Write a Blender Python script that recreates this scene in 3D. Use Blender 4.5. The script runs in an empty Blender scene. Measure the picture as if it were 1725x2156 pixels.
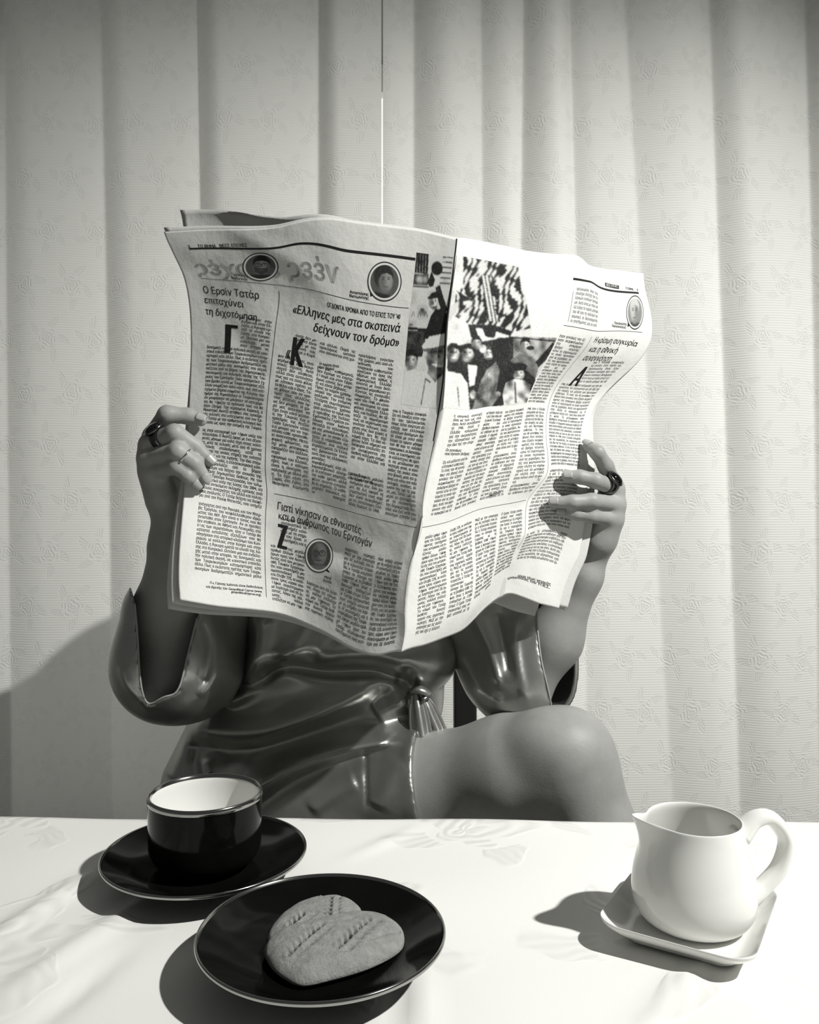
import bpy, bmesh, math, random
import numpy as np
from mathutils import Vector, Matrix

# ------------------------------------------------------------------ camera
F = 1730.0                              # focal length in pixels of the 1725 x 2156 frame
TABLE = 0.75
CAM = np.array([0.0, 0.0, TABLE + 0.275])
PITCH = math.radians(0.4)
AX = np.array([1.0, 0, 0]); UP = np.array([0, math.sin(PITCH), math.cos(PITCH)]); FW = np.array([0, math.cos(PITCH), -math.sin(PITCH)])
scene = bpy.context.scene
COL = scene.collection
cd = bpy.data.cameras.new('camera'); cam = bpy.data.objects.new('camera', cd); COL.objects.link(cam)
cam.location = CAM; cam.rotation_euler = (math.pi/2 - PITCH, 0, 0)
cd.sensor_fit = 'HORIZONTAL'; cd.sensor_width = 36.0; cd.lens = 36.0*F/1725.0
cd.clip_start = 0.02; cd.clip_end = 30
scene.camera = cam

# ------------------------------------------------------------------ world, lamp, exposure
world = bpy.data.worlds.new('World'); scene.world = world; world.use_nodes = True
bg = world.node_tree.nodes['Background']; bg.inputs[0].default_value = (1.0, 1.0, 0.965, 1); bg.inputs[1].default_value = 0.08
LAMP = np.array([1.34, -0.02, TABLE + 1.70])
AIM = np.array([0.22, 1.05, TABLE + 0.06])
ld = bpy.data.lights.new('ceiling_lamp', 'SPOT'); lamp = bpy.data.objects.new('ceiling_lamp', ld); COL.objects.link(lamp)
ld.energy = 285; ld.color = (1.0, 1.0, 0.965); ld.spot_size = math.radians(77); ld.spot_blend = 1.0; ld.shadow_soft_size = 0.028
lamp.location = LAMP; lamp.rotation_euler = Vector(AIM - LAMP).to_track_quat('-Z', 'Y').to_euler()
vs = scene.view_settings
vs.view_transform = 'Standard'; vs.look = 'None'; vs.gamma = 1.0; vs.use_curve_mapping = False; vs.exposure = 0.0

# ------------------------------------------------------------------ helpers
def W(px, py, d):
    """point at optical depth d seen at pixel (px, py)"""
    px, py, d = np.asarray(px, float), np.asarray(py, float), np.asarray(d, float)
    return CAM + ((px-862.5)/F*d)[..., None]*AX - ((py-1078)/F*d)[..., None]*UP + d[..., None]*FW
def RP(px, py, z):
    r = (px-862.5)/F*AX - (py-1078)/F*UP + FW
    return CAM + r*((z-CAM[2])/r[2])
def PJ(P):
    q = np.asarray(P, float)-CAM; d = q@FW
    return 862.5+F*(q@AX)/d, 1078-F*(q@UP)/d, d

def mesh_obj(name, V, faces, mat=None, parent=None, smooth=True):
    me = bpy.data.meshes.new(name)
    V = np.asarray(V, np.float32)
    if isinstance(faces, np.ndarray):
        n, k = faces.shape
        me.vertices.add(len(V)); me.vertices.foreach_set('co', V.ravel())
        me.loops.add(n*k); me.loops.foreach_set('vertex_index', faces.astype(np.int32).ravel())
        me.polygons.add(n); me.polygons.foreach_set('loop_start', np.arange(0, n*k, k, dtype=np.int32))
        me.polygons.foreach_set('loop_total', np.full(n, k, np.int32))
        me.update(calc_edges=True)
    else:
        me.from_pydata([tuple(v) for v in V.tolist()], [], faces)
    me.validate(); me.update()
    if smooth: me.polygons.foreach_set('use_smooth', np.ones(len(me.polygons), bool))
    o = bpy.data.objects.new(name, me); COL.objects.link(o)
    if mat: me.materials.append(mat)
    if parent is not None: o.parent = parent; o.matrix_parent_inverse = Matrix.Translation(-Vector(parent.location))
    return o
def empty(name, loc):
    o = bpy.data.objects.new(name, None); COL.objects.link(o); o.location = loc; o.empty_display_size = 0.05
    return o
def tag(o, label=None, cat=None, group=None, kind=None):
    if label: o['label'] = label
    if cat: o['category'] = cat
    if group: o['group'] = group
    if kind: o['kind'] = kind
    return o
def grid_faces(nu, nv, wrap_u=False):
    i = np.arange(nv-1)[:, None]; j = np.arange(nu if wrap_u else nu-1)[None, :]; j2 = (j+1) % nu
    return np.stack([i*nu+j, i*nu+j2, (i+1)*nu+j2, (i+1)*nu+j], -1).reshape(-1, 4)
def set_uv(o, UV):
    me = o.data; lay = me.uv_layers.new(name='UVMap')
    idx = np.empty(len(me.loops), np.int32); me.loops.foreach_get('vertex_index', idx)
    lay.data.foreach_set('uv', np.asarray(UV, np.float32)[idx].ravel())
def spline(pts, n, closed=False):
    """Catmull-Rom through pts"""
    P = np.asarray(pts, float); m = len(P)
    if closed: Q = np.vstack([P[-1], P, P[0], P[1]]); seg = m
    else: Q = np.vstack([2*P[0]-P[1], P, 2*P[-1]-P[-2]]); seg = m-1
    t = np.linspace(0, seg, n, endpoint=not closed); k = np.minimum(t.astype(int), seg-1); u = (t-k)[:, None]
    a, b, c, d = Q[k], Q[k+1], Q[k+2], Q[k+3]
    return .5*((2*b)+(c-a)*u+(2*a-5*b+4*c-d)*u*u+(3*b-a-3*c+d)*u**3)
def lathe(profile, seg=96):
    pr = np.asarray(profile, float); a = np.linspace(0, 2*np.pi, seg, endpoint=False)
    V = np.stack([pr[:, None, 0]*np.cos(a), pr[:, None, 0]*np.sin(a), np.repeat(pr[:, 1:2], seg, 1)], -1).reshape(-1, 3)
    return V, grid_faces(seg, len(pr), True)
def tube(path, rad, seg=12, cap=True, flat=None, up=(0, 0, 1)):
    """tube along path; rad scalar or array; flat = ratio of second axis"""
    P = np.asarray(path, float); n = len(P); rad = np.broadcast_to(np.asarray(rad, float), (n,))
    T = np.gradient(P, axis=0); T /= np.linalg.norm(T, axis=1)[:, None]+1e-12
    A = np.cross(T, np.asarray(up, float)); bad = np.linalg.norm(A, axis=1) < 1e-3; A[bad] = np.cross(T[bad], [1., .3, 0]); A /= np.linalg.norm(A, axis=1)[:, None]
    for i in range(1, n):
        a = A[i-1]-T[i]*(A[i-1]@T[i]); A[i] = a/np.linalg.norm(a)
    B = np.cross(T, A); th = np.linspace(0, 2*np.pi, seg, endpoint=False)
    fl = 1.0 if flat is None else flat
    V = P[:, None]+rad[:, None, None]*(np.cos(th)[None, :, None]*A[:, None]+fl*np.sin(th)[None, :, None]*B[:, None])
    V = V.reshape(-1, 3); fs = grid_faces(seg, n, True).tolist()
    if cap: fs.append(list(range(seg))[::-1]); fs.append(list(range((n-1)*seg, n*seg)))
    return V, fs
def bevel_box(size, bev=0.004, segs=2):
    bm = bmesh.new(); bmesh.ops.create_cube(bm, size=1.0)
    bmesh.ops.scale(bm, vec=size, verts=bm.verts)
    bmesh.ops.bevel(bm, geom=bm.edges[:], offset=bev, segments=segs, affect='EDGES', profile=.6)
    V = np.array([v.co[:] for v in bm.verts]); Fc = [[v.index for v in f.verts] for f in bm.faces]
    bm.free(); return V, Fc
def box_obj(name, center, size, mat, parent=None, bev=0.004, rot=0.0):
    V, fc = bevel_box(size, bev); c, s = math.cos(rot), math.sin(rot)
    V = V@np.array([[c, s, 0], [-s, c, 0], [0, 0, 1]])+np.asarray(center)
    return mesh_obj(name, V, fc, mat, parent, smooth=False)

# ------------------------------------------------------------------ materials
def grey(v): return (v, v, v*0.965, 1)
class NT:
    def __init__(s, mat): s.t = mat.node_tree; s.bsdf = s.t.nodes['Principled BSDF']
    def new(s, typ, **kw):
        n = s.t.nodes.new(typ)
        for k, v in kw.items(): setattr(n, k, v)
        return n
    def put(s, sock, v):
        if isinstance(v, bpy.types.NodeSocket): s.t.links.new(v, sock)
        else: sock.default_value = v
    def m(s, op, a, b=None, c=None):
        n = s.new('ShaderNodeMath', operation=op); s.put(n.inputs[0], a)
        if b is not None: s.put(n.inputs[1], b)
        if c is not None: s.put(n.inputs[2], c)
        return n.outputs[0]
    def step(s, x, lo, hi, a=0.0, b=1.0):
        n = s.new('ShaderNodeMapRange', interpolation_type='SMOOTHSTEP'); s.put(n.inputs[0], x)
        for i, v in enumerate((lo, hi, a, b)): s.put(n.inputs[i+1], v)
        return n.outputs[0]
    def mixc(s, f, a, b):
        n = s.new('ShaderNodeMix', data_type='RGBA'); s.put(n.inputs[0], f); s.put(n.inputs[6], a); s.put(n.inputs[7], b); return n.outputs[2]
    def noise(s, vec, scale, detail=4, rough=.55):
        n = s.new('ShaderNodeTexNoise'); n.inputs['Scale'].default_value = scale; n.inputs['Detail'].default_value = detail; n.inputs['Roughness'].default_value = rough
        if vec is not None: s.t.links.new(vec, n.inputs['Vector'])
        return n.outputs[0]
    def coord(s, kind='Object'): return s.new('ShaderNodeTexCoord').outputs[kind]
    def bump(s, h, strength=.3, dist=.001, normal=None):
        n = s.new('ShaderNodeBump'); n.inputs['Strength'].default_value = strength; n.inputs['Distance'].default_value = dist; s.put(n.inputs['Height'], h)
        if normal is not None: s.put(n.inputs['Normal'], normal)
        return n.outputs[0]
    def link(s, a, name): s.t.links.new(a, s.bsdf.inputs[name])
    def flower(s, x, y):
        """half-drop repeat of rosettes with leaves; x, y in repeat units -> (relief height, motif mask)"""
        row = s.m('FLOOR', y); xo = s.m('ADD', x, s.m('MULTIPLY', s.m('FLOORED_MODULO', row, 2.0), 0.5)); cx = s.m('FLOOR', xo)
        fx = s.m('SUBTRACT', s.m('SUBTRACT', xo, cx), 0.5); fy = s.m('SUBTRACT', s.m('SUBTRACT', y, row), 0.5)
        cmb = s.new('ShaderNodeCombineXYZ'); s.put(cmb.inputs[0], cx); s.put(cmb.inputs[1], row)
        wn = s.new('ShaderNodeTexWhiteNoise', noise_dimensions='2D'); s.put(wn.inputs['Vector'], cmb.outputs[0]); rnd = wn.outputs[0]
        r = s.m('SQRT', s.m('ADD', s.m('MULTIPLY', fx, fx), s.m('MULTIPLY', fy, fy)))
        th = s.m('ADD', s.m('ARCTAN2', fy, fx), s.m('MULTIPLY', rnd, 6.283))
        pet = s.m('MULTIPLY_ADD', s.m('COSINE', s.m('MULTIPLY', th, 6.0)), 0.05, 0.185)
        m1 = s.step(s.m('SUBTRACT', pet, r), -0.012, 0.02)
        ring = s.m('MULTIPLY_ADD', s.m('SINE', s.m('ADD', s.m('MULTIPLY', r, 85.0), s.m('MULTIPLY', s.m('COSINE', s.m('MULTIPLY', th, 3.0)), 2.2))), 0.5, 0.5)
        lf = s.m('POWER', s.m('ABSOLUTE', s.m('COSINE', s.m('ADD', s.m('MULTIPLY', th, 2.5), s.m('MULTIPLY', r, 3.0)))), 2.0)
        lfr = s.m('MULTIPLY', lf, 0.47)
        m2 = s.m('MULTIPLY', s.step(s.m('SUBTRACT', lfr, r), -0.015, 0.03), s.step(r, 0.235, 0.26))
        vein = s.m('MULTIPLY_ADD', s.m('SINE', s.m('MULTIPLY', th, 46.0)), 0.5, 0.5)
        h = s.m('ADD', s.m('MULTIPLY', m1, ring), s.m('MULTIPLY', m2, s.m('MULTIPLY_ADD', vein, 0.5, 0.5)))
        return h, s.m('MAXIMUM', m1, m2)
def mat(name, v, rough=.5, metal=0.0, spec=.5, coat=0.0, noise=None):
    m = bpy.data.materials.new(name); m.use_nodes = True; n = NT(m); b = n.bsdf
    b.inputs['Base Color'].default_value = grey(v); b.inputs['Roughness'].default_value = rough
    b.inputs['Metallic'].default_value = metal; b.inputs['Specular IOR Level'].default_value = spec
    b.inputs['Coat Weight'].default_value = coat; b.inputs['Coat Roughness'].default_value = .05
    if noise:
        sc, amt = noise; f = n.noise(n.coord(), sc)
        n.link(n.mixc(f, grey(max(v-amt, 0)), grey(v+amt)), 'Base Color')
    return m
M = {}
M['wall'] = mat('painted_wall', .55, .9, noise=(3, .03))
M['floor'] = mat('floor_wood', .16, .5, noise=(5, .05))
M['black_ceramic'] = mat('black_ceramic', .004, .10, spec=.13, noise=(40, .002))
M['white_ceramic'] = mat('white_ceramic', .74, .12, spec=.5, noise=(30, .01))
M['lustre'] = mat('lustre_rim', .36, .14, metal=1.0, noise=(60, .03))
M['black_wood'] = mat('black_lacquered_wood', .012, .35, noise=(30, .004))
M['table_wood'] = mat('table_wood', .12, .5, noise=(20, .04))
M['ink'] = mat('printing_ink', .018, .75, spec=.2, noise=(200, .006))
M['ink_text'] = mat('text_ink', .035, .75, spec=.2, noise=(200, .01))
M['ink_pale'] = mat('pale_ink', .54, .8, spec=.2, noise=(150, .05))
M['ink_grey'] = mat('grey_ink', .22, .8, spec=.2, noise=(200, .03))
M['silver'] = mat('silver', .65, .18, metal=1.0, noise=(200, .05))
M['dark_silver'] = mat('oxidised_silver', .12, .25, metal=1.0, noise=(400, .1))
M['stone'] = mat('black_onyx', .004, .05, noise=(80, .002))
M['nail'] = mat('fingernail', .36, .25, noise=(90, .02))
M['hair'] = mat('dark_hair', .02, .45, noise=(150, .012))
M['eye'] = mat('eye_white', .6, .1, noise=(60, .02))
M['piping'] = mat('pale_satin_piping', .34, .4, noise=(200, .04))

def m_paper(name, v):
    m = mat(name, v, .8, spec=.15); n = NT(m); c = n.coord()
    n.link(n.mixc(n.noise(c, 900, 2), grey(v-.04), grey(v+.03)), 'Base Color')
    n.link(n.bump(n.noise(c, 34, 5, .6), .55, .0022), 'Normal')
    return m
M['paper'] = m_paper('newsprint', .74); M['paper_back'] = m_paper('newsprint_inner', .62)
M['skin'] = mat('skin', .34, .5, spec=.35); _n = NT(M['skin']); _c = _n.coord()
_n.link(_n.mixc(_n.noise(_c, 28, 5, .65), grey(.24), grey(.37)), 'Base Color')
_n.link(_n.bump(_n.noise(_c, 420, 3), .25, .0006), 'Normal')
M['satin'] = mat('dark_satin', .46, .33, metal=.88, spec=.6); _n = NT(M['satin']); _c = _n.coord()
_n.link(_n.bump(_n.noise(_c, 1400, 2, .5), .10, .0006, _n.bump(_n.noise(_c, 30, 3, .5), .16, .004)), 'Normal')
_n.link(_n.mixc(_n.noise(_c, 700, 2), grey(.41), grey(.51)), 'Base Color')
M['crust'] = mat('baked_dough', .22, .85, spec=.2); _n = NT(M['crust']); _c = _n.coord()
_n.link(_n.mixc(_n.noise(_c, 160, 6, .7), grey(.17), grey(.50)), 'Base Color')
_n.link(_n.bump(_n.noise(_c, 330, 6, .75), .9, .0022), 'Normal')

def m_curtain():
    m = mat('jacquard_curtain', .78, .7, spec=.3); n = NT(m); uv = n.coord('UV')
    sp = n.new('ShaderNodeSeparateXYZ'); n.t.links.new(uv, sp.inputs[0]); x, y = sp.outputs[0], sp.outputs[1]
    wob = n.noise(uv, 9, 3)
    h, msk = n.flower(n.m('ADD', n.m('DIVIDE', x, .088), n.m('MULTIPLY', wob, .25)), n.m('ADD', n.m('DIVIDE', y, .100), n.m('MULTIPLY', wob, .25)))
    rib = n.m('MULTIPLY_ADD', n.m('SINE', n.m('MULTIPLY', y, 2*math.pi/.0046)), .5, .5)
    hh = n.m('ADD', n.m('MULTIPLY', rib, n.m('SUBTRACT', .42, n.m('MULTIPLY', msk, .36))), n.m('MULTIPLY', h, .9))
    n.link(n.bump(hh, .42, .0016, n.bump(n.noise(uv, 600, 2), .12, .0008)), 'Normal')
    n.link(n.mixc(n.m('MULTIPLY', msk, .5), grey(.78), grey(.70)), 'Base Color')
    tr = n.new('ShaderNodeBsdfTranslucent'); tr.inputs[0].default_value = grey(.8); mx = n.new('ShaderNodeMixShader'); mx.inputs[0].default_value = .28
    out = n.t.nodes['Material Output']; n.t.links.new(n.bsdf.outputs[0], mx.inputs[1]); n.t.links.new(tr.outputs[0], mx.inputs[2]); n.t.links.new(mx.outputs[0], out.inputs[0])
    return m
M['curtain'] = m_curtain()
def m_cloth():
    m = mat('damask_tablecloth', .80, .45, spec=.4); n = NT(m); uv = n.coord('UV')
    sp = n.new('ShaderNodeSeparateXYZ'); n.t.links.new(uv, sp.inputs[0]); x, y = sp.outputs[0], sp.outputs[1]
    wob = n.noise(uv, 7, 3)
    h, msk = n.flower(n.m('ADD', n.m('DIVIDE', x, .21), n.m('MULTIPLY', wob, .5)), n.m('ADD', n.m('DIVIDE', y, .19), n.m('MULTIPLY', wob, .5)))
    n.link(n.bump(h, .30, .0012, n.bump(n.noise(uv, 900, 2), .10, .0006)), 'Normal')
    n.link(n.mixc(n.m('MULTIPLY', h, msk), grey(.80), grey(.74)), 'Base Color')
    n.link(n.m('SUBTRACT', .5, n.m('MULTIPLY', msk, .16)), 'Roughness')
    return m
M['cloth'] = m_cloth()
M['daylight'] = mat('daylit_pane', .8, .3, noise=(3, .02)); M['daylight'].node_tree.nodes['Principled BSDF'].inputs['Emission Color'].default_value = (1, 1, .97, 1); M['daylight'].node_tree.nodes['Principled BSDF'].inputs['Emission Strength'].default_value = .66
M['white_paint'] = mat('white_paint', .7, .4, noise=(8, .02))
def m_print():
    m = mat('halftone_print', .5, .75, spec=.2); n = NT(m)
    a = n.new('ShaderNodeAttribute', attribute_name='tone')
    n.link(a.outputs['Color'], 'Base Color'); return m
M['print'] = m_print()

# ------------------------------------------------------------------ setting
def quad_struct(name, pts, m): return tag(mesh_obj(name, pts, [[0, 1, 2, 3]], m, smooth=False), kind='structure')
wb = box_obj('wall_back', (0, 1.81, 1.25), (5.0, .06, 2.5), M['wall'], bev=.003); tag(wb, kind='structure')
fl = box_obj('floor', (0, .6, -.03), (5.0, 4.4, .06), M['floor'], bev=.003); tag(fl, kind='structure')

win = empty('window_1', (0, 1.775, .5)); tag(win, kind='structure')
for xx in (-.42, .42): box_obj('pane', (xx, 1.772, 1.15), (.80, .008, 1.5), M['daylight'], win, .002)
for xx in (-.86, 0, .86): box_obj('window_frame', (xx, 1.76, 1.15), (.06, .035, 1.62), M['white_paint'], win)
for z in (.37, 1.93): box_obj('window_frame', (0, 1.76, z), (1.78, .035, .06), M['white_paint'], win)

# ------------------------------------------------------------------ curtains
CD = 1.55                                # depth of the curtain from the camera
def curtain(name, x0, x1, valleys, label, edge):
    """valleys: (px at frame top, px at table height, depth in m, rise in px)"""
    nx, nz = 860, 90
    X = np.linspace(x0, x1, nx); zz = np.linspace(0.03, 2.42, nz)
    zt, zb = CAM[2]+.93, TABLE+.05
    P = np.zeros((nz, nx, 3)); S = np.zeros((nz, nx, 2))
    rs = np.random.RandomState(4)
    for j, z in enumerate(zz):
        t = np.clip((zt-z)/(zt-zb), -.4, 1.6)
        px = 862.5+X*F/CD
        off = np.zeros(nx)
        vx = [(a+(b-a)*t, dp*(1-.25*np.clip(t, 0, 1.3)), r*(1+.35*np.clip(t, 0, 1.3))) for a, b, dp, r in valleys]
        for k in range(len(vx)-1):
            a, dp, r = vx[k]; b = vx[k+1][0]; s = (px >= a) & (px < b)
            q = np.clip((px[s]-a)/max(b-a, 1), 0, 1); rr = min(r/max(b-a, 1), .6)
            up = np.sin(np.clip(q/rr, 0, 1)*np.pi/2); dn = np.cos(np.clip((q-rr)/(1-rr), 0, 1)*np.pi/2)**.8
            off[s] = 1.5*dp*np.where(q < rr, up, dn)*(1-.0*q)
        k = np.exp(-np.linspace(-2.2, 2.2, 9)**2); k /= k.sum(); off = np.convolve(np.pad(off, 4, mode='edge'), k, 'valid')
        off += .004*np.sin(X*7+z*2.1)+.003*np.sin(X*17-z*3.3)
        lean = .010*np.sin(z*1.9)*0
        P[j] = np.stack([X+lean, CD-off, np.full(nx, z)], 1)
        S[j, :, 0] = X*1.06; S[j, :, 1] = z
    o = mesh_obj(name, P.reshape(-1, 3), grid_faces(nx, nz)[:, ::-1], M['curtain'])
    set_uv(o, S.reshape(-1, 2))
    return tag(o, label, 'curtain', 'window curtains')
LV = [(-1150, -1150, .02, 60), (-900, -910, .022, 60), (-660, -650, .02, 55), (-420, -420, .02, 50), (-180, -150, .022, 60), (10, 20, .016, 60), (215, 232, .020, 60), (420, 432, .022, 52), (672, 668, .022, 44), (900, 900, .02, 40)]
RV = [(745, 770, .018, 55), (870, 868, .020, 68), (1010, 1022, .012, 50), (1100, 1088, .022, 62), (1196, 1230, .008, 40), (1312, 1395, .013, 120), (1488, 1543, .020, 55), (1690, 1720, .024, 50), (1900, 1900, .02, 60), (2150, 2150, .02, 60), (2390, 2380, .022, 60), (2640, 2650, .02, 60), (2900, 2900, .02, 60)]
xs = (806-862.5)/F*CD
curtain('curtain', (-1100-862.5)/F*CD, xs-.0015, LV, 'pale jacquard curtain panel hanging left of the central join', 1)
cr = curtain('curtain', xs+.0015, (2850-862.5)/F*CD, RV, 'pale jacquard curtain panel hanging right of the central join', -1)


# ------------------------------------------------------------------ table and cloth
ROT = math.radians(-.9)
tab = empty('dining_table', (0, .28, 0))
YF = .719                                # far edge
box_obj('table_top', (0, YF-.012-.44, TABLE-.0195), (1.48, .88, .030), M['table_wood'], tab, .004, ROT)
for sx in (-1, 1):
    for sy in (-1, 1):
        V, fc = bevel_box((.05, .05, TABLE-.036), .004)
        V = V*np.column_stack([.75+.25*(V[:, 2]/.72+.5), .75+.25*(V[:, 2]/.72+.5), np.ones(len(V))])
        mesh_obj('leg', V+[sx*.67, YF-.45+sy*.38, (TABLE-.036)/2+.0005], fc, M['table_wood'], tab, False)
    box_obj('apron', (sx*.67, YF-.45, TABLE-.075), (.022, .70, .075), M['table_wood'], tab, .003, ROT)
tag(tab, 'wooden dining table hidden under the white cloth', 'table')
def cloth():
    nx, ny = 300, 240; hang = .22; r = .006
    hx, hy = .745, .445
    s = np.linspace(-hx-hang, hx+hang, nx); t = np.linspace(-hy-hang, hy+hang, ny)
    def fold(q, L):
        a = np.abs(q); e = np.clip(a-(L-r), 0, None); an = np.clip(e/r, 0, math.pi/2)
        x = np.where(a < L-r, a, L-r+r*np.sin(an)); dz = r*(1-np.cos(an))+np.clip(e-r*math.pi/2, 0, None)
        return np.sign(q)*x, dz
    Sx, Ty = np.meshgrid(s, t); X, dx = fold(Sx, hx); Y, dy = fold(Ty, hy)
    both = np.minimum(dx, dy); dz = np.maximum(dx, dy)
    c, sn = math.cos(ROT), math.sin(ROT)
    wave = .012*np.sin(Sx*22)*np.clip(dy/.2, 0, 1); wave2 = .012*np.sin(Ty*20)*np.clip(dx/.2, 0, 1)
    Yw = Y+np.sign(Ty)*(wave+.35*both); Xw = X+np.sign(Sx)*(wave2+.35*both)
    gx = c*Xw-sn*Yw; gy = sn*Xw+c*Yw+YF-hy
    z = TABLE-dz
    # soft creases pressed into the cloth
    flat = (dz < .001)
    def ridge(p, q, amp, w):
        p, q = np.array(p), np.array(q); d = q-p; L = np.hypot(*d); u = ((gx-p[0])*d[0]+(gy-p[1])*d[1])/L; v = (-(gx-p[0])*d[1]+(gy-p[1])*d[0])/L
        return 1.9*amp*np.exp(-(v/w)**2)*np.clip(np.minimum(u+.03, L-u+.03)/.06, 0, 1)
    wr = np.zeros_like(gx)
    P2 = lambda x, y: RP(x, y, TABLE)[:2]
    for a, b, am, w in (((-30, 2000), (190, 1850), .0022, .008), ((20, 2100), (330, 1890), .0018, .009), ((60, 2180), (240, 2030), -.0018, .008),
                        ((885, 2200), (880, 2040), .0016, .008), ((835, 2200), (850, 2060), -.0012, .008), ((1360, 2160), (1500, 2020), .0012, .007),
                        ((760, 1800), (860, 1755), .0012, .006), ((1640, 2120), (1560, 2060), -.0012, .008), ((560, 2170), (610, 2100), .0012, .009)):
        wr += ridge(P2(*a), P2(*b), am, w)
    wr += .0007*np.sin(gx*31+gy*17)+.0006*np.sin(gx*13-gy*41)
    z = z+np.where(flat, wr, 0)+.0022
    o = mesh_obj('tablecloth', np.stack([gx, gy, z], -1).reshape(-1, 3), grid_faces(nx, ny), M['cloth'])
    set_uv(o, np.stack([Sx, Ty], -1).reshape(-1, 2))
    return tag(o, 'white damask tablecloth with floral weave spread over the table', 'tablecloth')
cloth()
ZT = TABLE+.0045                         # where things stand

# ------------------------------------------------------------------ black crockery
def shift(V, c): return V+np.asarray(c)
def saucer(name, rim_px, rad, rim_z, label, group, well):
    c = RP(rim_px[0], rim_px[1], rim_z); base = np.array([c[0], c[1], ZT]); H = rim_z-ZT
    t = empty(name, base)
    R = rad
    prof = [(0, .0035), (R*.40, .0035), (R*.44, .0), (R*.50, .0), (R*.53, .004), (R*.72, H*.42), (R*.90, H*.78), (R*.985, H-.0022), (R, H-.0006), (R*.995, H+.0006), (R*.978, H-.0002), (R*.90, H*.86), (R*.72, H*.55), (R*.52, .0075), (R*.40, .0066), (R*.36, .0062), (0, .0060)]
    V, f = lathe(spline(prof, 120)[:, :] if False else prof, 128)
    o = mesh_obj('dish', shift(V, base), f, M['black_ceramic'], t)
    md = o.modifiers.new('sub', 'SUBSURF'); md.levels = 1; md.render_levels = 2
    a = np.linspace(0, 2*np.pi, 129)[:-1]
    rr = [(R*.972, H-.0004), (R*.988, H+.0016), (R*1.003, H+.0008), (R*1.007, H-.0006), (R*.998, H-.0019), (R*.984, H-.0012), (R*.972, H-.0004)]
    V, f = lathe(rr, 128); ro = mesh_obj('rim', shift(V, base), f, M['lustre'], t); ro['label'] = 'shiny metallic lustre rim'
    md = ro.modifiers.new('sub', 'SUBSURF'); md.levels = 1; md.render_levels = 2
    tag(t, label, 'saucer' if well else 'plate', group)
    return base
sb = saucer('saucer', (433, 1791), .0735, ZT+.0175, 'black saucer with metallic rim under the black cup', 'black saucers with metallic rims', True)
pb = saucer('plate', (678, 1958), .0725, ZT+.0215, 'black plate with metallic rim holding the two biscuits', 'black saucers with metallic rims', False)
def cup(base):
    z0 = base[2]+.0064
    R = .0408; zr = None
    # rim height so that the rim centre falls where the photograph shows it
    best = min(np.linspace(.03, .075, 200), key=lambda h: abs(PJ(np.array([base[0], base[1], z0+h]))[1]-1669))
    H = best; t = empty('coffee_cup', (base[0], base[1], z0)); b = np.array([base[0], base[1], z0])
    prof = [(0, .002), (R*.50, .002), (R*.54, 0), (R*.62, 0), (R*.66, .004), (R*.86, H*.10), (R*.965, H*.19), (R*.995, H*.30), (R, H*.60), (R, H-.003), (R*.995, H-.0008)]
    V, f = lathe(prof, 128); o = mesh_obj('cup_wall', shift(V, b), f, M['black_ceramic'], t); md = o.modifiers.new('s', 'SUBSURF'); md.levels = 1; md.render_levels = 2
    prof = [(R*.995, H-.0008), (R*.97, H), (R*.935, H-.0015), (R*.925, H-.005), (R*.92, H*.6), (R*.84, H*.36), (R*.66, H*.16), (R*.3, H*.10), (0, H*.095)]
    V, f = lathe(prof, 128); o = mesh_obj('cup_inside', shift(V, b), f, M['white_ceramic'], t); o['label'] = 'white glazed inside of the cup'; md = o.modifiers.new('s', 'SUBSURF'); md.levels = 1; md.render_levels = 2
    rr = [(R*.935, H-.0012), (R*.965, H+.0016), (R*1.0, H+.0012), (R*1.018, H-.0010), (R*1.012, H-.0036), (R*.99, H-.0030), (R*.95, H-.0016), (R*.935, H-.0012)]
    V, f = lathe(rr, 128); o = mesh_obj('rim', shift(V, b), f, M['lustre'], t); o['label'] = 'shiny metallic lustre rim'; md = o.modifiers.new('s', 'SUBSURF'); md.levels = 1; md.render_levels = 2
    # handle behind, on the far left side
    hp = np.array([(0, R*.97, H*.80), (0, R*1.35, H*.84), (0, R*1.55, H*.62), (0, R*1.40, H*.36), (0, R*.93, H*.28)])
    an = math.radians(10); rot = np.array([[math.cos(an), math.sin(an), 0], [-math.sin(an), math.cos(an), 0], [0, 0, 1]])
    V, f = tube(shift(spline(hp@rot, 26), b), .0042, 14, flat=1.5); mesh_obj('handle', V, f, M['black_ceramic'], t)
    V, f = lathe([(0, H*.42), (R*.862, H*.42), (R*.868, H*.425)], 96)
    tag(t, 'black coffee cup with white inside and metallic rim on its saucer', 'cup')
cup(sb)

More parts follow.
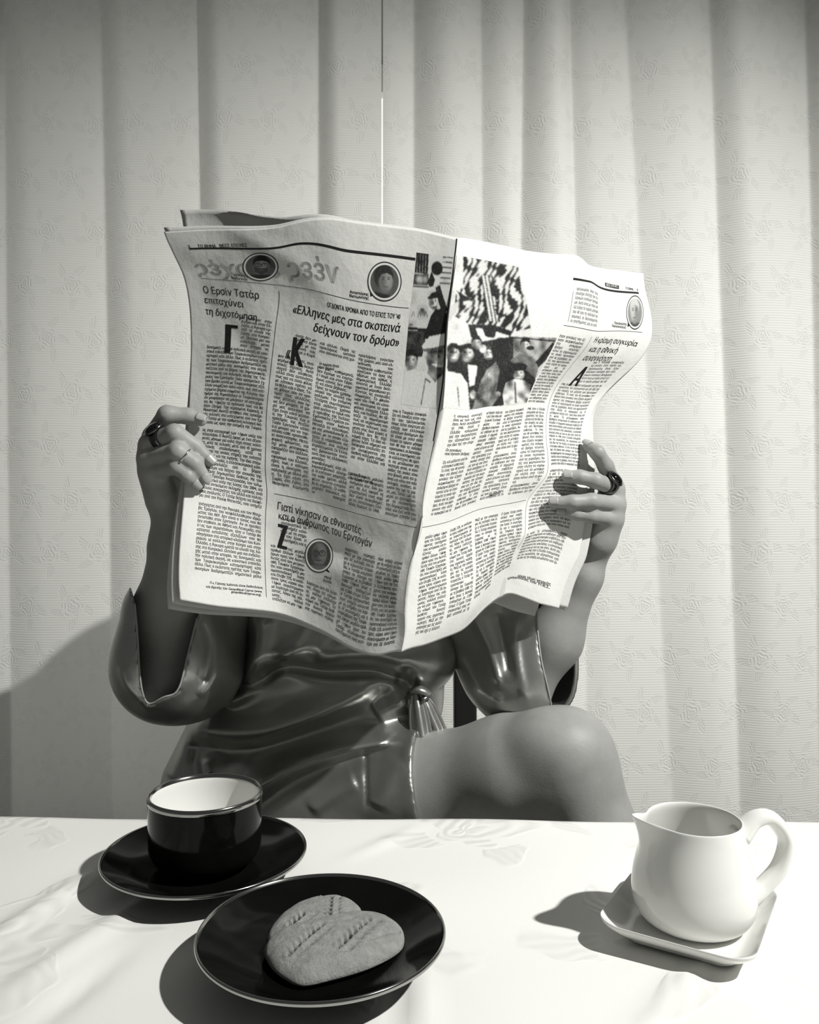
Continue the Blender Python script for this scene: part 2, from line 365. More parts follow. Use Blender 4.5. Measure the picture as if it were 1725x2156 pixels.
# ------------------------------------------------------------------ biscuits
def biscuit(name, outline_px, zc, thick, prints, label, tilt=0.0, grooves=()):
    P = np.array([RP(x, y, zc+thick*.6)[:2] for x, y in outline_px]); B = spline(P, 96, True); c = B.mean(0)
    rings = np.concatenate([np.linspace(0, .80, 34), np.linspace(.83, 1.0, 10)]); V = []
    ax = lambda q: q
    segs = []
    for (x0, y0), (x1, y1), n, wd in prints:
        a = RP(x0, y0, zc+thick)[:2]; b = RP(x1, y1, zc+thick)[:2]; d = b-a; L = np.hypot(*d); d /= L; nn = np.array([-d[1], d[0]])
        for i in range(n):
            q = a+d*L*(i+.5)/n
            for sd in (-1, 1): segs.append((q+nn*sd*wd*.55, d*.75+nn*sd*.55, wd*.52))
    gv = [(RP(x0, y0, zc+thick)[:2], RP(x1, y1, zc+thick)[:2]) for (x0, y0), (x1, y1) in grooves]
    pts2 = np.concatenate([c+(B-c)*r for r in rings])
    rad = np.repeat(rings, 96); top = thick*np.sqrt(np.clip(1-rad**5, 0, 1))*(1-.10*rad**2)
    z = np.maximum(top, thick*.12)
    for q, dr, w in segs:
        dr = dr/np.hypot(*dr); e = pts2-q; u = e@dr; v = e@np.array([-dr[1], dr[0]])
        z -= .0046*np.exp(-(u/(w*.85))**2-(v/(w*.36))**2)
        z += .0014*np.exp(-((u+w*.2)/(w*.9))**2-((v-w*.6)/(w*.4))**2)
    for a, b in gv:
        d = b-a; L = np.hypot(*d); d = d/L; e = pts2-a; u = e@d; v = e@np.array([-d[1], d[0]])
        z -= .0020*np.exp(-(v/.0011)**2)*((u > 0) & (u < L))
    rs = np.random.RandomState(7)
    for _ in range(60):
        q = c+(B[rs.randint(96)]-c)*rs.rand()**.5*.95; z -= rs.uniform(-.0007, .0009)*np.exp(-((pts2-q)**2).sum(1)/rs.uniform(.0012, .003)**2)
    z = np.maximum(z, .0004)
    top3 = np.column_stack([pts2, zc+z]); n = len(rings)
    under = np.concatenate([c+(B-c)*r for r in (.97, .85, .5, 0.)]); under3 = np.column_stack([under, np.full(len(under), zc)])
    V = np.vstack([top3, under3]); 
    if tilt:
        V[:, 2] += tilt*((V[:, :2]-c)@np.array([0, 1.0]))
    f = grid_faces(96, n+4, True)
    o = mesh_obj(name, V, f, M['crust']); return tag(o, label, 'biscuit', 'biscuits on the black plate')
zb = ZT+.0085
biscuit('biscuit', [(563, 1962), (585, 1925), (625, 1896), (690, 1873), (738, 1880), (764, 1908), (764, 1945), (730, 1975), (660, 1992), (590, 1995)], zb-.0012, .0085,
        [((612, 1952), (650, 1922), 4, .0052), ((700, 1926), (704, 1884), 5, .0048)], 'biscuit lying behind, partly covered by the front biscuit')
biscuit('biscuit', [(559, 1975), (590, 1948), (660, 1930), (738, 1914), (800, 1914), (843, 1936), (852, 1965), (838, 1990), (780, 2020), (700, 2044), (632, 2056), (585, 2034), (562, 2005)], zb+.0014, .0100,
        [((612, 2006), (690, 1944), 8, .0052), ((718, 1996), (790, 1930), 7, .0052)], 'oval biscuit with two wheat ear imprints lying in front', grooves=[((700, 1938), (750, 1928)), ((780, 1972), (842, 1944))])

# ------------------------------------------------------------------ creamer on its square dish
def rounded_rect(hx, hy, r, n=12):
    out = []
    for cx, cy, a0 in ((hx-r, hy-r, 0), (-hx+r, hy-r, 90), (-hx+r, -hy+r, 180), (hx-r, -hy+r, 270)):
        for k in range(n): a = math.radians(a0+90*k/(n-1)); out.append((cx+r*math.cos(a), cy+r*math.sin(a)))
    return np.array(out)
def dish():
    zr = ZT+.013
    A, B_, C_ = RP(1257, 1940, zr), RP(1572, 2026, zr), RP(1640, 1880, zr)
    ctr = (A+C_)/2; ex = B_-A; ang = math.atan2(ex[1], ex[0]); hx = np.linalg.norm(ex[:2])/2+.003; hy = np.linalg.norm((C_-B_)[:2])/2+.004
    print('dish', ctr, hx*2, hy*2, math.degrees(ang))
    lay = [(.0, .004), (.62, .004), (.66, .0), (.72, .0), (.75, .0025), (.90, .0065), (.985, .0105), (1.0, .0125), (.995, .0138), (.975, .0130), (.90, .0088), (.76, .0055), (.66, .0050), (.0, .0050)]
    rs = []
    for s, z in lay:
        q = rounded_rect(hx, hy, .016) if s > 0 else rounded_rect(hx, hy, .016)*.01
        ss = max(s, .01); lift = .0025*np.clip(np.abs(q[:, 0])/hx*np.abs(q[:, 1])/hy, 0, 1)**2*(ss if s > .8 else 0)
        rs.append(np.column_stack([q*(ss if s > 0 else 1), z+lift]))
    V = np.vstack(rs); c, s = math.cos(ang), math.sin(ang); V = V@np.array([[c, s, 0], [-s, c, 0], [0, 0, 1]])+[ctr[0], ctr[1], ZT]
    o = mesh_obj('square_dish', V, grid_faces(48, len(lay), True), M['white_ceramic']); md = o.modifiers.new('s', 'SUBSURF'); md.levels = 1; md.render_levels = 2
    o.name = 'square_dish'; tag(o, 'white rounded square dish under the white creamer', 'dish'); return ctr
dc = dish()
def jug():
    base = RP(1460, 1938, ZT+.0055); H = min(np.linspace(.05, .11, 300), key=lambda h: abs(PJ(np.array([base[0], base[1], base[2]+h]))[1]-1722))
    print('jug', base, H)
    t = empty('creamer_jug', base); seg = 96
    Rb = .0388
    outer = [(0, .002), (.55, .002), (.60, 0), (.70, .0005), (.86, .05), (.97, .16), (1.0, .28), (.985, .42), (.93, .58), (.855, .74), (.795, .88), (.775, .965), (.77, .99)]
    inner = [(.755, 1.0), (.735, .992), (.72, .96), (.745, .88), (.80, .74), (.87, .58), (.93, .42), (.94, .28), (.90, .16), (.7, .08), (0, .07)]
    spa = math.radians(190)               # spout points to the left
    def ring(r, h, inn):
        a = np.linspace(0, 2*np.pi, seg, endpoint=False); rr = np.full(seg, r*Rb); zz = np.full(seg, h*H)
        d = np.angle(np.exp(1j*(a-spa))); w = np.clip((h-.62)/.38, 0, 1)**1.6
        g = np.exp(-(d/.30)**2); rr = rr+w*g*.0125; zz = zz+w*g*.0045*(h > .8)
        wd = np.exp(-(d/.75)**2)-g; rr = rr-w*wd*.0015
        return np.column_stack([rr*np.cos(a), rr*np.sin(a), zz])
    V = np.vstack([ring(r, h, 0) for r, h in outer]+[ring(r, h, 1) for r, h in inner])
    o = mesh_obj('body', V+base, grid_faces(seg, len(outer)+len(inner), True), M['white_ceramic'], t); md = o.modifiers.new('s', 'SUBSURF'); md.levels = 1; md.render_levels = 2
    ha = math.radians(8); hd = np.array([math.cos(ha), math.sin(ha), 0])
    pts = [(.80, .80), (1.08, .95), (1.38, .95), (1.64, .74), (1.54, .48), (1.26, .30), (.95, .17)]
    path = np.array([hd*r*Rb+np.array([0, 0, h*H]) for r, h in pts])
    V, f = tube(spline(path, 44)+base, np.interp(np.linspace(0, 1, 44), [0, .15, .5, .85, 1], [.0068, .0052, .0046, .0050, .0066]), 18, flat=1.35, up=np.cross(hd, [0, 0, 1]))
    mesh_obj('handle', V, f, M['white_ceramic'], t)
    tag(t, 'white ceramic creamer jug with spout and loop handle on the square dish', 'jug')
jug()

# ------------------------------------------------------------------ newspaper: one spread bent over a ridge at the spine
ASP = .69                                # page width : height
LPX = [ # u, v, px, py   left page (u 0 outer edge .. 1 spine)
 (0,0,345,488),(0,.06,361,526),(0,.16,385,578),(0,.265,399,648),(0,.375,402,740),(0,.515,397,857),(0,.70,390,1005),(0,.95,376,1220),(0,1,379,1263),
 (.115,0,421,484),(.385,0,589,477),(.49,0,656,462),(.56,0,700,460),(.70,0,791,472),(.83,0,878,483),(1,0,964,503),
 (.07,.06,399,524),(.375,.06,589,521),(.44,.06,629,513),(.48,.06,656,513),(.595,.06,723,527),(.83,.06,875,546),
 (.065,.17,424,586),(.285,.17,555,597),(.585,.17,723,628),(.825,.17,861,649),
 (.33,.187,588,613),(.33,.275,582,679),(.33,.385,572,766),(.33,.505,562,867),(.33,.595,560,943),(.33,.65,559,992),(.33,.745,560,1075),(.33,.96,561,1253),
 (.83,.41,844,850),(.80,.216,843,688),
 (.36,.70,581,1040),(.545,.70,680,1061),(.735,.70,776,1088),(.95,.70,878,1111),
 (.945,.975,837,1346),(.16,1,462,1277),(.36,1,580,1290),(.5,1,640,1311),(.645,1,702,1342),(.72,1,735,1362),(.795,1,768,1375),(.88,1,800,1379),
 (1,.05,959,546),(1,.2,942,678),(1,.335,936,794),(1,.49,916,929),(1,.645,891,1064),(1,.777,867,1179),(1,.903,852,1289),(1,1,845,1373)]
LZ = [(0,0,.928),(.25,0,.902),(.5,0,.872),(.75,0,.862),(1,0,.850),
 (0,.33,.932),(.25,.33,.905),(.5,.33,.880),(.75,.33,.862),(1,.33,.845),
 (0,.62,.918),(.25,.62,.900),(.5,.62,.880),(.75,.62,.855),(1,.62,.832),(0,.8,.880),(.2,.8,.890),(.36,.8,.896),
 (0,1,.856),(.22,1,.878),(.40,1,.892),(.6,1,.876),(.8,1,.846),(1,1,.828)]
RPX = [ # right page (u 0 spine .. 1 outer edge)
 (0,0,964,503),(0,.05,959,546),(0,.2,942,678),(0,.335,936,794),(0,.49,916,929),(0,.645,891,1064),(0,.777,867,1179),(0,.903,852,1289),(0,1,845,1373),
 (.28,0,1104,530),(.43,0,1177,538),(.51,0,1213,540),(.62,0,1240,561),(.80,0,1292,571),(1,0,1355,579),
 (.51,.06,1207,587),(.63,.06,1246,594),(.70,.06,1263,605),(.96,.06,1345,617),(.51,.17,1187,685),(.96,.17,1352,700),
 (.665,.18,1248,705),(.665,.265,1210,761),(.665,.375,1164,827),(.665,.45,1151,876),(.665,.535,1151,934),(.665,.575,1154,963),(.665,.63,1150,1002),(.665,.70,1112,1052),(.665,.80,1105,1126),(.665,.84,1093,1150),
 (1,.05,1359,612),(1,.14,1373,678),(1,.18,1372,711),(1,.255,1345,761),(1,.37,1276,827),(1,.44,1246,872),(1,.53,1240,939),(1,.62,1238,1000),(1,.76,1232,1105),(1,.85,1217,1176),(1,.985,1180,1271),(1,1,1177,1281),
 (.94,.29,1302,777),(.94,.365,1256,827),(.94,.44,1231,876),(.94,.77,1201,1102),(.94,.85,1182,1159),(.94,.93,1164,1218),
 (.14,.41,989,862),(.505,.41,1111,847),(.2,.70,948,1097),(.37,.70,1007,1073),(.53,.70,1067,1061),
 (.13,1,889,1360),(.27,1,939,1342),(.38,1,978,1324),(.5,1,1016,1286),(.57,1,1037,1268),(.64,1,1055,1256),(.71,1,1075,1250),(.77,1,1096,1256),(.88,1,1135,1271),
 (.05,.43,952,875),(.2,.43,1020,870),(.354,.43,1061,868),(.05,.965,874,1330),(.2,.965,933,1315),(.354,.965,987,1295)]
RZ = [(0,0,.850),(.25,0,.885),(.5,0,.925),(.66,0,.955),(1,0,1.010),
 (0,.33,.840),(.25,.33,.875),(.5,.33,.930),(.75,.33,.985),(1,.33,1.02),
 (0,.62,.832),(.25,.62,.868),(.5,.62,.920),(.68,.62,.965),(.85,.62,.978),(1,.62,.995),
 (0,1,.828),(.25,1,.862),(.5,1,.915),(.68,1,.955),(.85,1,.962),(1,1,.972)]
def tps(pts, vals, lam):
    X = np.asarray(pts, float)*[ASP, 1]; n = len(X)
    def K(a, b):
        r2 = ((a[:, None]-b[None])**2).sum(-1); return np.where(r2 > 1e-12, r2*np.log(r2+1e-12), 0)
    A = np.zeros((n+3, n+3)); A[:n, :n] = K(X, X)+lam*np.eye(n); A[:n, n] = 1; A[:n, n+1:] = X; A[n, :n] = 1; A[n+1:, :n] = X.T
    w = np.linalg.solve(A, np.vstack([np.asarray(vals, float), np.zeros((3, np.shape(vals)[1]))]))
    return lambda P: K(np.asarray(P)*[ASP, 1], X)@w[:n]+w[n]+(np.asarray(P)*[ASP, 1])@w[n+1:]
class Page:
    NU, NV = 150, 216
    def __init__(s, pxs, zs, seed):
        fp = tps([q[:2] for q in pxs], [q[2:] for q in pxs], 2e-4); fz = tps([q[:2] for q in zs], [[q[2]] for q in zs], 5e-5)
        s.u = np.linspace(0, 1, s.NU); s.v = np.linspace(0, 1, s.NV)
        U, V = np.meshgrid(s.u, s.v); Q = np.stack([U, V], -1).reshape(-1, 2)
        pp = fp(Q); d = fz(Q)[:, 0]
        rs = np.random.RandomState(seed)
        for _ in range(26):              # handling wrinkles
            c = rs.rand(2); a = rs.rand()*6.28; w1, w2 = rs.uniform(.02, .05), rs.uniform(.08, .25); e = (Q-c)*[ASP, 1]
            x = e@[math.cos(a), math.sin(a)]; y = e@[-math.sin(a), math.cos(a)]
            edge = np.clip(np.minimum(Q[:, 0], 1-Q[:, 0])/.08, 0, 1)
            d = d+rs.uniform(-.0022, .0022)*np.exp(-(x/w1)**2-(y/w2)**2)*edge
        s.G = np.column_stack([pp, d]).reshape(s.NV, s.NU, 3)
        s.pos = W(s.G[..., 0], s.G[..., 1], s.G[..., 2])
        n = np.cross(np.gradient(s.pos, axis=1), np.gradient(s.pos, axis=0)); n /= np.linalg.norm(n, axis=-1)[..., None]
        if n[..., 1].mean() > 0: n = -n
        s.nrm = n
    def samp(s, A, u, v):
        x = np.clip(np.asarray(u, float), 0, 1)*(s.NU-1); y = np.clip(np.asarray(v, float), 0, 1)*(s.NV-1)
        i = np.minimum(x.astype(int), s.NU-2); j = np.minimum(y.astype(int), s.NV-2); a = (x-i)[..., None]; b = (y-j)[..., None]
        return A[j, i]*(1-a)*(1-b)+A[j, i+1]*a*(1-b)+A[j+1, i]*(1-a)*b+A[j+1, i+1]*a*b
    def lift(s, u, v, h=.0005): return s.samp(s.pos, u, v)+s.samp(s.nrm, u, v)*h
    def inv(s, px, py):
        px, py = np.atleast_1d(np.asarray(px, float)), np.atleast_1d(np.asarray(py, float)); uv = np.zeros((len(px), 2))
        Gf = s.G[::2, ::2, :2].reshape(-1, 2)
        for k0 in range(0, len(px), 500):
            T = np.column_stack([px[k0:k0+500], py[k0:k0+500]])
            j = ((Gf[None]-T[:, None])**2).sum(-1).argmin(1); nu = len(s.u[::2]); uv[k0:k0+500] = np.column_stack([s.u[::2][j % nu], s.v[::2][j//nu]])
        T = np.column_stack([px, py]); e = 1e-3
        for _ in range(6):
            f = s.samp(s.G, uv[:, 0], uv[:, 1])[:, :2]; up, vp = np.clip(uv[:, 0]+e, 0, 1), np.clip(uv[:, 1]+e, 0, 1); um, vm = np.clip(uv[:, 0]-e, 0, 1), np.clip(uv[:, 1]-e, 0, 1)
            fu = (s.samp(s.G, up, uv[:, 1])-s.samp(s.G, um, uv[:, 1]))[:, :2]/(up-um)[:, None]; fv = (s.samp(s.G, uv[:, 0], vp)-s.samp(s.G, uv[:, 0], vm))[:, :2]/(vp-vm)[:, None]
            det = fu[:, 0]*fv[:, 1]-fu[:, 1]*fv[:, 0]; r = T-f
            du = (r[:, 0]*fv[:, 1]-r[:, 1]*fv[:, 0])/det; dv = (fu[:, 0]*r[:, 1]-fu[:, 1]*r[:, 0])/det
            uv = np.clip(uv+np.clip(np.column_stack([du, dv]), -.05, .05), 0, 1)
        return uv
    def depth_at(s, px, py):
        q = s.inv(px, py); return float(s.samp(s.G, q[:, 0], q[:, 1])[0, 2])
LP, RPg = Page(LPX, LZ, 3), Page(RPX, RZ, 5)
ctr = W(905., 1280., .90); news = empty('newspaper', ctr)
tag(news, 'open newspaper with greek articles held up in front of the reader', 'newspaper')
def sheet(name, m, off=None):
    A = np.concatenate([LP.G, RPg.G[:, 1:]], axis=1).copy(); nv, nu = A.shape[:2]
    t = np.linspace(0, 1, nv)[:, None]*np.ones((1, nu)); s = np.concatenate([LP.u-1, RPg.u[1:]])[None]*np.ones((nv, 1))
    if off is None: P = np.concatenate([LP.pos, RPg.pos[:, 1:]], axis=1)
    else:
        B = off(s, t, A); P = W(B[..., 0], B[..., 1], B[..., 2])
    st = 1 if off is None else 3
    ii = np.unique(np.append(np.arange(0, nv, st), nv-1)); jj = np.unique(np.append(np.arange(0, nu, st), nu-1)); P = P[np.ix_(ii, jj)]
    o = mesh_obj(name, P.reshape(-1, 3), grid_faces(len(jj), len(ii)), m, news)
    md = o.modifiers.new('t', 'SOLIDIFY'); md.thickness = .00012; md.offset = -1 if off is None else 0
    return o
sheet('front_sheet', M['paper'])
def ss(x, a, b): q = np.clip((x-a)/(b-a), 0, 1); return q*q*(3-2*q)
def off1(s, t, A):                       # the sheet right behind: shows along the lower left edge and at the right
    B = A.copy(); L = ss(-s, .35, 1); Rr = ss(s, .4, 1); dn = ss(t, .35, 1); top = 1-ss(t, 0, .16)
    B[..., 0] += -L*dn*16+Rr*(ss(t, .35, .6)*10+dn*6)+Rr*ss(t, .25, .33)*2; B[..., 1] += dn*dn*L*8-top*(3+6*L)
    B[..., 2] += .004+.004*L*(1-dn)+.003*Rr+.003*top; return B
def off2(s, t, A):                       # the rear sheet: corner standing up at the top left, edge peeping out at the bottom
    B = A.copy(); L = ss(-s, .35, 1); Rr = ss(s, .45, 1); dn = ss(t, .5, 1); top = 1-ss(t, 0, .2)
    B[..., 0] += -L*dn*25+L*top*34; B[..., 1] += dn*dn*(L*13+ss(-s, .0, .6)*6)-top*(L*41+ss(-s, .25, .5)*5+ss(s, -.05, .05)*(1-ss(s, .2, .4))*5)
    B[..., 2] += .010+.075*L*L*top+.004*L; 
    B[..., 1] += Rr*dn*4; B[..., 0] += Rr*dn*14
    return B
def off3(s, t, A):                       # inner leaf hanging lower in the right half
    B = A.copy(); L = ss(-s, .1, .8); R1 = ss(s, .35, .7); dn = ss(t, .7, 1)
    B[..., 2] += .014; B[..., 0] -= R1*dn*50; B[..., 1] += R1*dn*16-ss(1-t, .9, 1)*-4; B[..., 0] += L*10; B[..., 1] -= L*dn*6
    return B
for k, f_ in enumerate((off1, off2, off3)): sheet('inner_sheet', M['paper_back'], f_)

# ---- type
GLY = {}
def load_glyphs(chars, weights):
    tmp = []
    for w in weights:
        for ch in chars:
            for body in (ch, ch+'I'):
                c = bpy.data.curves.new('g', 'FONT'); c.body = body; c.resolution_u = 2
                c.fill_mode = 'BOTH'; o = bpy.data.objects.new('g', c); COL.objects.link(o); tmp.append((o, ch, body, w))
    dg = bpy.context.evaluated_depsgraph_get(); xm = {}
    for o, ch, body, w in tmp:
        e = o.evaluated_get(dg); me = e.to_mesh(); n = len(me.vertices)
        co = np.empty(n*3, np.float32); me.vertices.foreach_get('co', co); co = co.reshape(-1, 3)[:, :2]
        if body == ch:
            me.calc_loop_triangles(); tr = np.empty(len(me.loop_triangles)*3, np.int32); me.loop_triangles.foreach_get('vertices', tr)
            GLY[(ch, w)] = [co.astype(float), tr.reshape(-1, 3), 0]
        else: xm[(ch, w)] = co[:, 0].max()
        e.to_mesh_clear()
    for w in weights:
        ix = GLY[('I', w)][0][:, 0].max()
        for ch in chars: GLY[(ch, w)][2] = xm[(ch, w)]-ix
    for o, *_ in tmp:
        c = o.data; bpy.data.objects.remove(o); bpy.data.curves.remove(c)
TXT1 = ("ια πολλούς στην Κύπρο και στην Ελλάδα, η Άγκυρα κρατά το κλειδί της λύσης στο Κυπριακό. Ωστόσο μια πιο ενδελεχής ματιά στην ιστορία, τις δυναμικές και την πολιτική σκηνή, σε κοινοτικό επίπεδο, των Τουρκοκυπρίων καταμαρτυρεί κάτι άλλο. Πως ο εκάστοτε ηγέτης των Τουρκοκυπρίων διαδραματίζει σημαντικό ρόλο στις συνομιλίες που συχνά πιέζεται από το βάρος της δημογραφικής, οικονομικής και πολιτικής πίεσης της Τουρκίας του Ερντογάν. Όσοι πραγματικά έχουν βρεθεί κοντά με Τουρκοκύπριους εξάλλου γνωρίζουν πολύ καλά, πως στα κατεχόμενα βόρεια κομμάτια της Κύπρου, την ημέρα της Ρεμπούπλικα οι Τουρκοκύπριοι αν μπορούσαν να μιλήσουν τα κατεχόμενα, θα ψήφιζαν τα πρόσωπά τους και θα ήταν ζήτημα. "
 "Την περασμένη Κυριακή, ο Μουσταφά Ακιντζί ηττήθηκε στις προεδρικές εκλογές στα κατεχόμενα από τον Ερσίν Τατάρ με την αριθμητική εκλογική διαδικασία ως προς την ανάμιξη της Τουρκίας στην καταγραφή των ψήφων υπέρ του τελευταίου. Ο Ακιντζί έφυγε με ένα αξιοπρεπές μήνυμα για καλή τύχη στους πολίτες, μετά τις εκλογές μετά από 45 χρόνια πολιτικής σταδιοδρομίας, κατά τη διάρκεια της οποίας στήριξε την ενότητα της λύσης και της ειρήνης. "
 "Την ίδια στιγμή, στον αντίποδα, η ελληνοκυπριακή κοινότητα βουλιάζει από το βάρος σκανδάλων και δείχνει την απουσία της Κυπριακής Δημοκρατίας διεθνώς. Με τον ίδιο τον Πρόεδρο Αναστασιάδη, τον τολμηρό πολιτικό υπέρ της λύσης του 2004, να γίνεται αντικείμενο σκληρής κριτικής από πολλούς συνεργάτες του αλλά και πολιτικούς αναλυτές. Ο Τατάρ δείχνει να διαφέρει από τον Ραούφ Ντενκτάς, που υπήρξε ανέγγιχτος από την Άγκυρα, και τον Ντερβίς Έρογλου, του νεοφιλελεύθερου ιδρώματος του ΑΚΡ. Δεν είναι ο τύπος που θα αντισταθεί στον Ερντογάν. Αν οι ηγεσίες δεν σταθούν, σε Αθήνα και Λευκωσία, στο ύψος των περιστάσεων, τότε ο Τατάρ θα καταστεί καταλύτης εξελίξεων που θα οδηγήσουν στο ιστορικό κλείσιμο του Κυπριακού. ")
TXT2 = ("ανείς δεν μπορεί να είναι φίλος με τον γείτονά του, έλεγε ο Καρλ φον Κλαούζεβιτς, αναφερόμενος στις διακρατικές σχέσεις. Αυτό συχνά δεν αληθεύει, αλλά είναι αυτονόητο πως για να είσαι φίλος με κάποιον πρέπει να το θέλει και ο ίδιος. Τους φίλους σου αν προτιμάς τους αλλάζεις, τους γείτονές σου όμως δεν μπορείς. Η χώρα μας απέκτησε να έχει έναν κακό γείτονα, την Τουρκία. Και ο πρόεδρός της Ρετζέπ Ταγίπ Ερντογάν κάνει ό,τι μπορεί για να τορπιλίσει κάθε προσπάθεια συνεννόησης. Μεταφορικά μιλώντας, και όχι μόνο μεταφορικά, εφαρμόζει τον δάλλον, παρά γνωστό αφορισμό του Κλαούζεβιτς πως ο πόλεμος είναι η συνέχιση της πολιτικής με άλλα μέσα. Το έχει κάνει στη Συρία, στη Λιβύη, στο Ναγκόρνο Καραμπάχ και αλλού. Παρά τις προκλήσεις ωστόσο που ασκούνται στη χώρα μας καθημερινά, δεν έχουμε να επιστρέψουμε και στον Εβρο. "
 "όμως κανείς δεν μπορεί να είναι βέβαιος. Προς το παρόν χρησιμοποιεί την απειλή του πολέμου. Την επόμενη Τετάρτη συμπληρώνονται ογδόντα χρόνια από εκείνο το πρωί που ο πρέσβης της Ιταλίας Εμανουέλε Γκράτσι επέδωσε στον Ιωάννη Μεταξά το τελεσίγραφο της μουσολινικής Ιταλίας με το οποίο εζητείτο η παράδοση της Ελλάδας στα ιταλικά στρατεύματα. Οι Έλληνες βρίσκονταν απέναντι από τις ελληνικές μονάδες πυροβολισμός στα ελληνοαλβανικά σύνορα. Η επέτειος γιορτάζεται κάθε χρόνο, αλλά φέτος αποκτά επιπρόσθετη σημασία. Οι καθημερινές δηλώσεις και οι συνεχείς προκλήσεις εναντίον της χώρας μας από κλιμάκωση. "
 "του τουρκικού καθεστώτος αγγίζουν τα όρια της ύβρεως και ορθώς η δημοκρατική Ελλάδα απαντά με έναν διπλωματικό μαραθώνιο χτίζοντας τις αναγκαίες συμμαχίες. Το φθινόπωρο του 1940, αν κάποιος συνέκρινε τα αριθμητικά στοιχεία Ελλάδας και Ιταλίας, θα έβγαζε το συμπέρασμα πως σε περίπτωση που γινόταν πόλεμος ανάμεσα στις δύο χώρες η Ελλάδα δεν θα είχε καμιά τύχη. Τα ίδια περίπου λένε σήμερα και διάφοροι αναλυτές όταν αναφέρονται στη διεθνή πολέμου ανάμεσα στην Ελλάδα και στην Τουρκία, μολονότι τώρα οι διαφορές ανάμεσα στις δύο χώρες σε ό,τι αφορά τη στρατιωτική τους ισχύ δεν είναι συγκρίσιμες με τις αντίστοιχες Ελλάδας Ιταλίας το 1940. Η δημοκρατική Ελλάδα κάνει ό,τι μπορεί προκειμένου να αποτρέψει τον πόλεμο με την Τουρκία. Αλλά, κατά την κοινοτοπία, θα πρέπει να είναι έτοιμη στην έσχατη περίπτωση. ")
TXT3 = ("που η Τουρκία αποφασίζει να ανοίξει στην πόρτα του τρελοκομείου, όπως λένε ανώτερα στελέχη των ελληνικών ενόπλων δυνάμεων. Αυτό είναι με πολύ απλά λόγια το πρώτο μήνυμα του 40 που το πολιτικό προσωπικό, οι διανοούμενοι, οι επιστήμονες και οι καλλιτέχνες θα πρέπει να μεταδώσουν στη νεότερη γενιά, οι παππούδες της οποίας πάνω στα βουνά, μέσα στα χιόνια και κάτω από πολύ σκληρές συνθήκες, έσωσαν την τιμή της χώρας μας. Όντας εμείς σήμερα να απολαμβάνουμε τα πλεονεκτήματα της δημοκρατικής πολιτείας και ένα κατά πολύ ανώτερο επίπεδο ζωής από το δικό τους. Το δεύτερο σημαντικό μήνυμα είναι πως σε ώρες κινδύνου η ομοψυχία και ")
TXT4 = ("Ο Ερσίν Τατάρ αναγκαστικά τους υπήρξε κατοπινά με τη στήριξη του λαού. Η υποστήριξη και η παρέμβαση της Τουρκίας έφερε μεγάλο αριθμό ψήφων προς τον Τατάρ, εξαλείφοντας ταυτόχρονα τους κεντρώους και πιέζοντας μεγάλο αριθμό άλλων ψηφοφόρων προς τον Ακιντζί. Εκτός από τον μετριοπαθή Τουφάν Ερχιουρμάν, που υποστήριξε μια ομοσπονδιακή λύση και έλαβε 22%, οι υπόλοιποι τρεις κύριοι υποψήφιοι συγκέντρωσαν με λιγότερο από 5% έκαστος. Λόγω της πόλωσης, πολλοί επέλεξαν να μην ψηφίσουν. Το κόμμα του Τατάρ διαθέτει δυνατό αρχείο στις αγροτικές περιοχές. Μαζί με την ανησυχία για τις εκλογές που είχε η τελευταία τετραετία, ο Τατάρ υπερασπίστηκε το σύνορο της Ευρώπης με τη βοήθεια 4.000 ψήφων, όπως η διανομή επιδομάτων σε 12.000 άτομα. ")
TXT5 = ("η κοινωνική συνοχή είναι ως των ως ουκ άνευ. Αυτό συνέβαινε το 1940, όταν η Ελλάδα πολεμούσε για την ακεραιότητα, την αξιοπρέπεια και την ίδια της την ύπαρξη, και μάλιστα υπό δικτατορικό καθεστώς. Το έπος του 40 γεννήθηκε στα βουνά όταν γυναίκες που έζησαν σκαρφαλωμένες στα απόκρημνα βράχια πετώντας κάτω τα στρατεύματα τα οποία περνούσαν από τις χαράδρες. Αυτές που φορτώνονταν στην πλάτη τα πυρομαχικά και τα μετέφεραν πλάτη στα ψηλά όπου πάνω από τη φωτιά. Τις μεταμορφώσεις όπου βρέθηκαν αντιμέτωποι να πεθάνουν για την πατρίδα. Η σημερινή συγκυρία επιβάλλει εθνική συνεννόηση, κοινό μέτωπο και σοβαρότητα απέναντι στις προκλήσεις. ")
INK = {}
def ink_add(key, page, u, v, tris, h=.00028):
    if key == 'white_type': h = .00045
    V = page.lift(u, v, h); b = INK.setdefault(key, [[], [], 0]); b[0].append(V); b[1].append(tris+b[2]); b[2] += len(V)
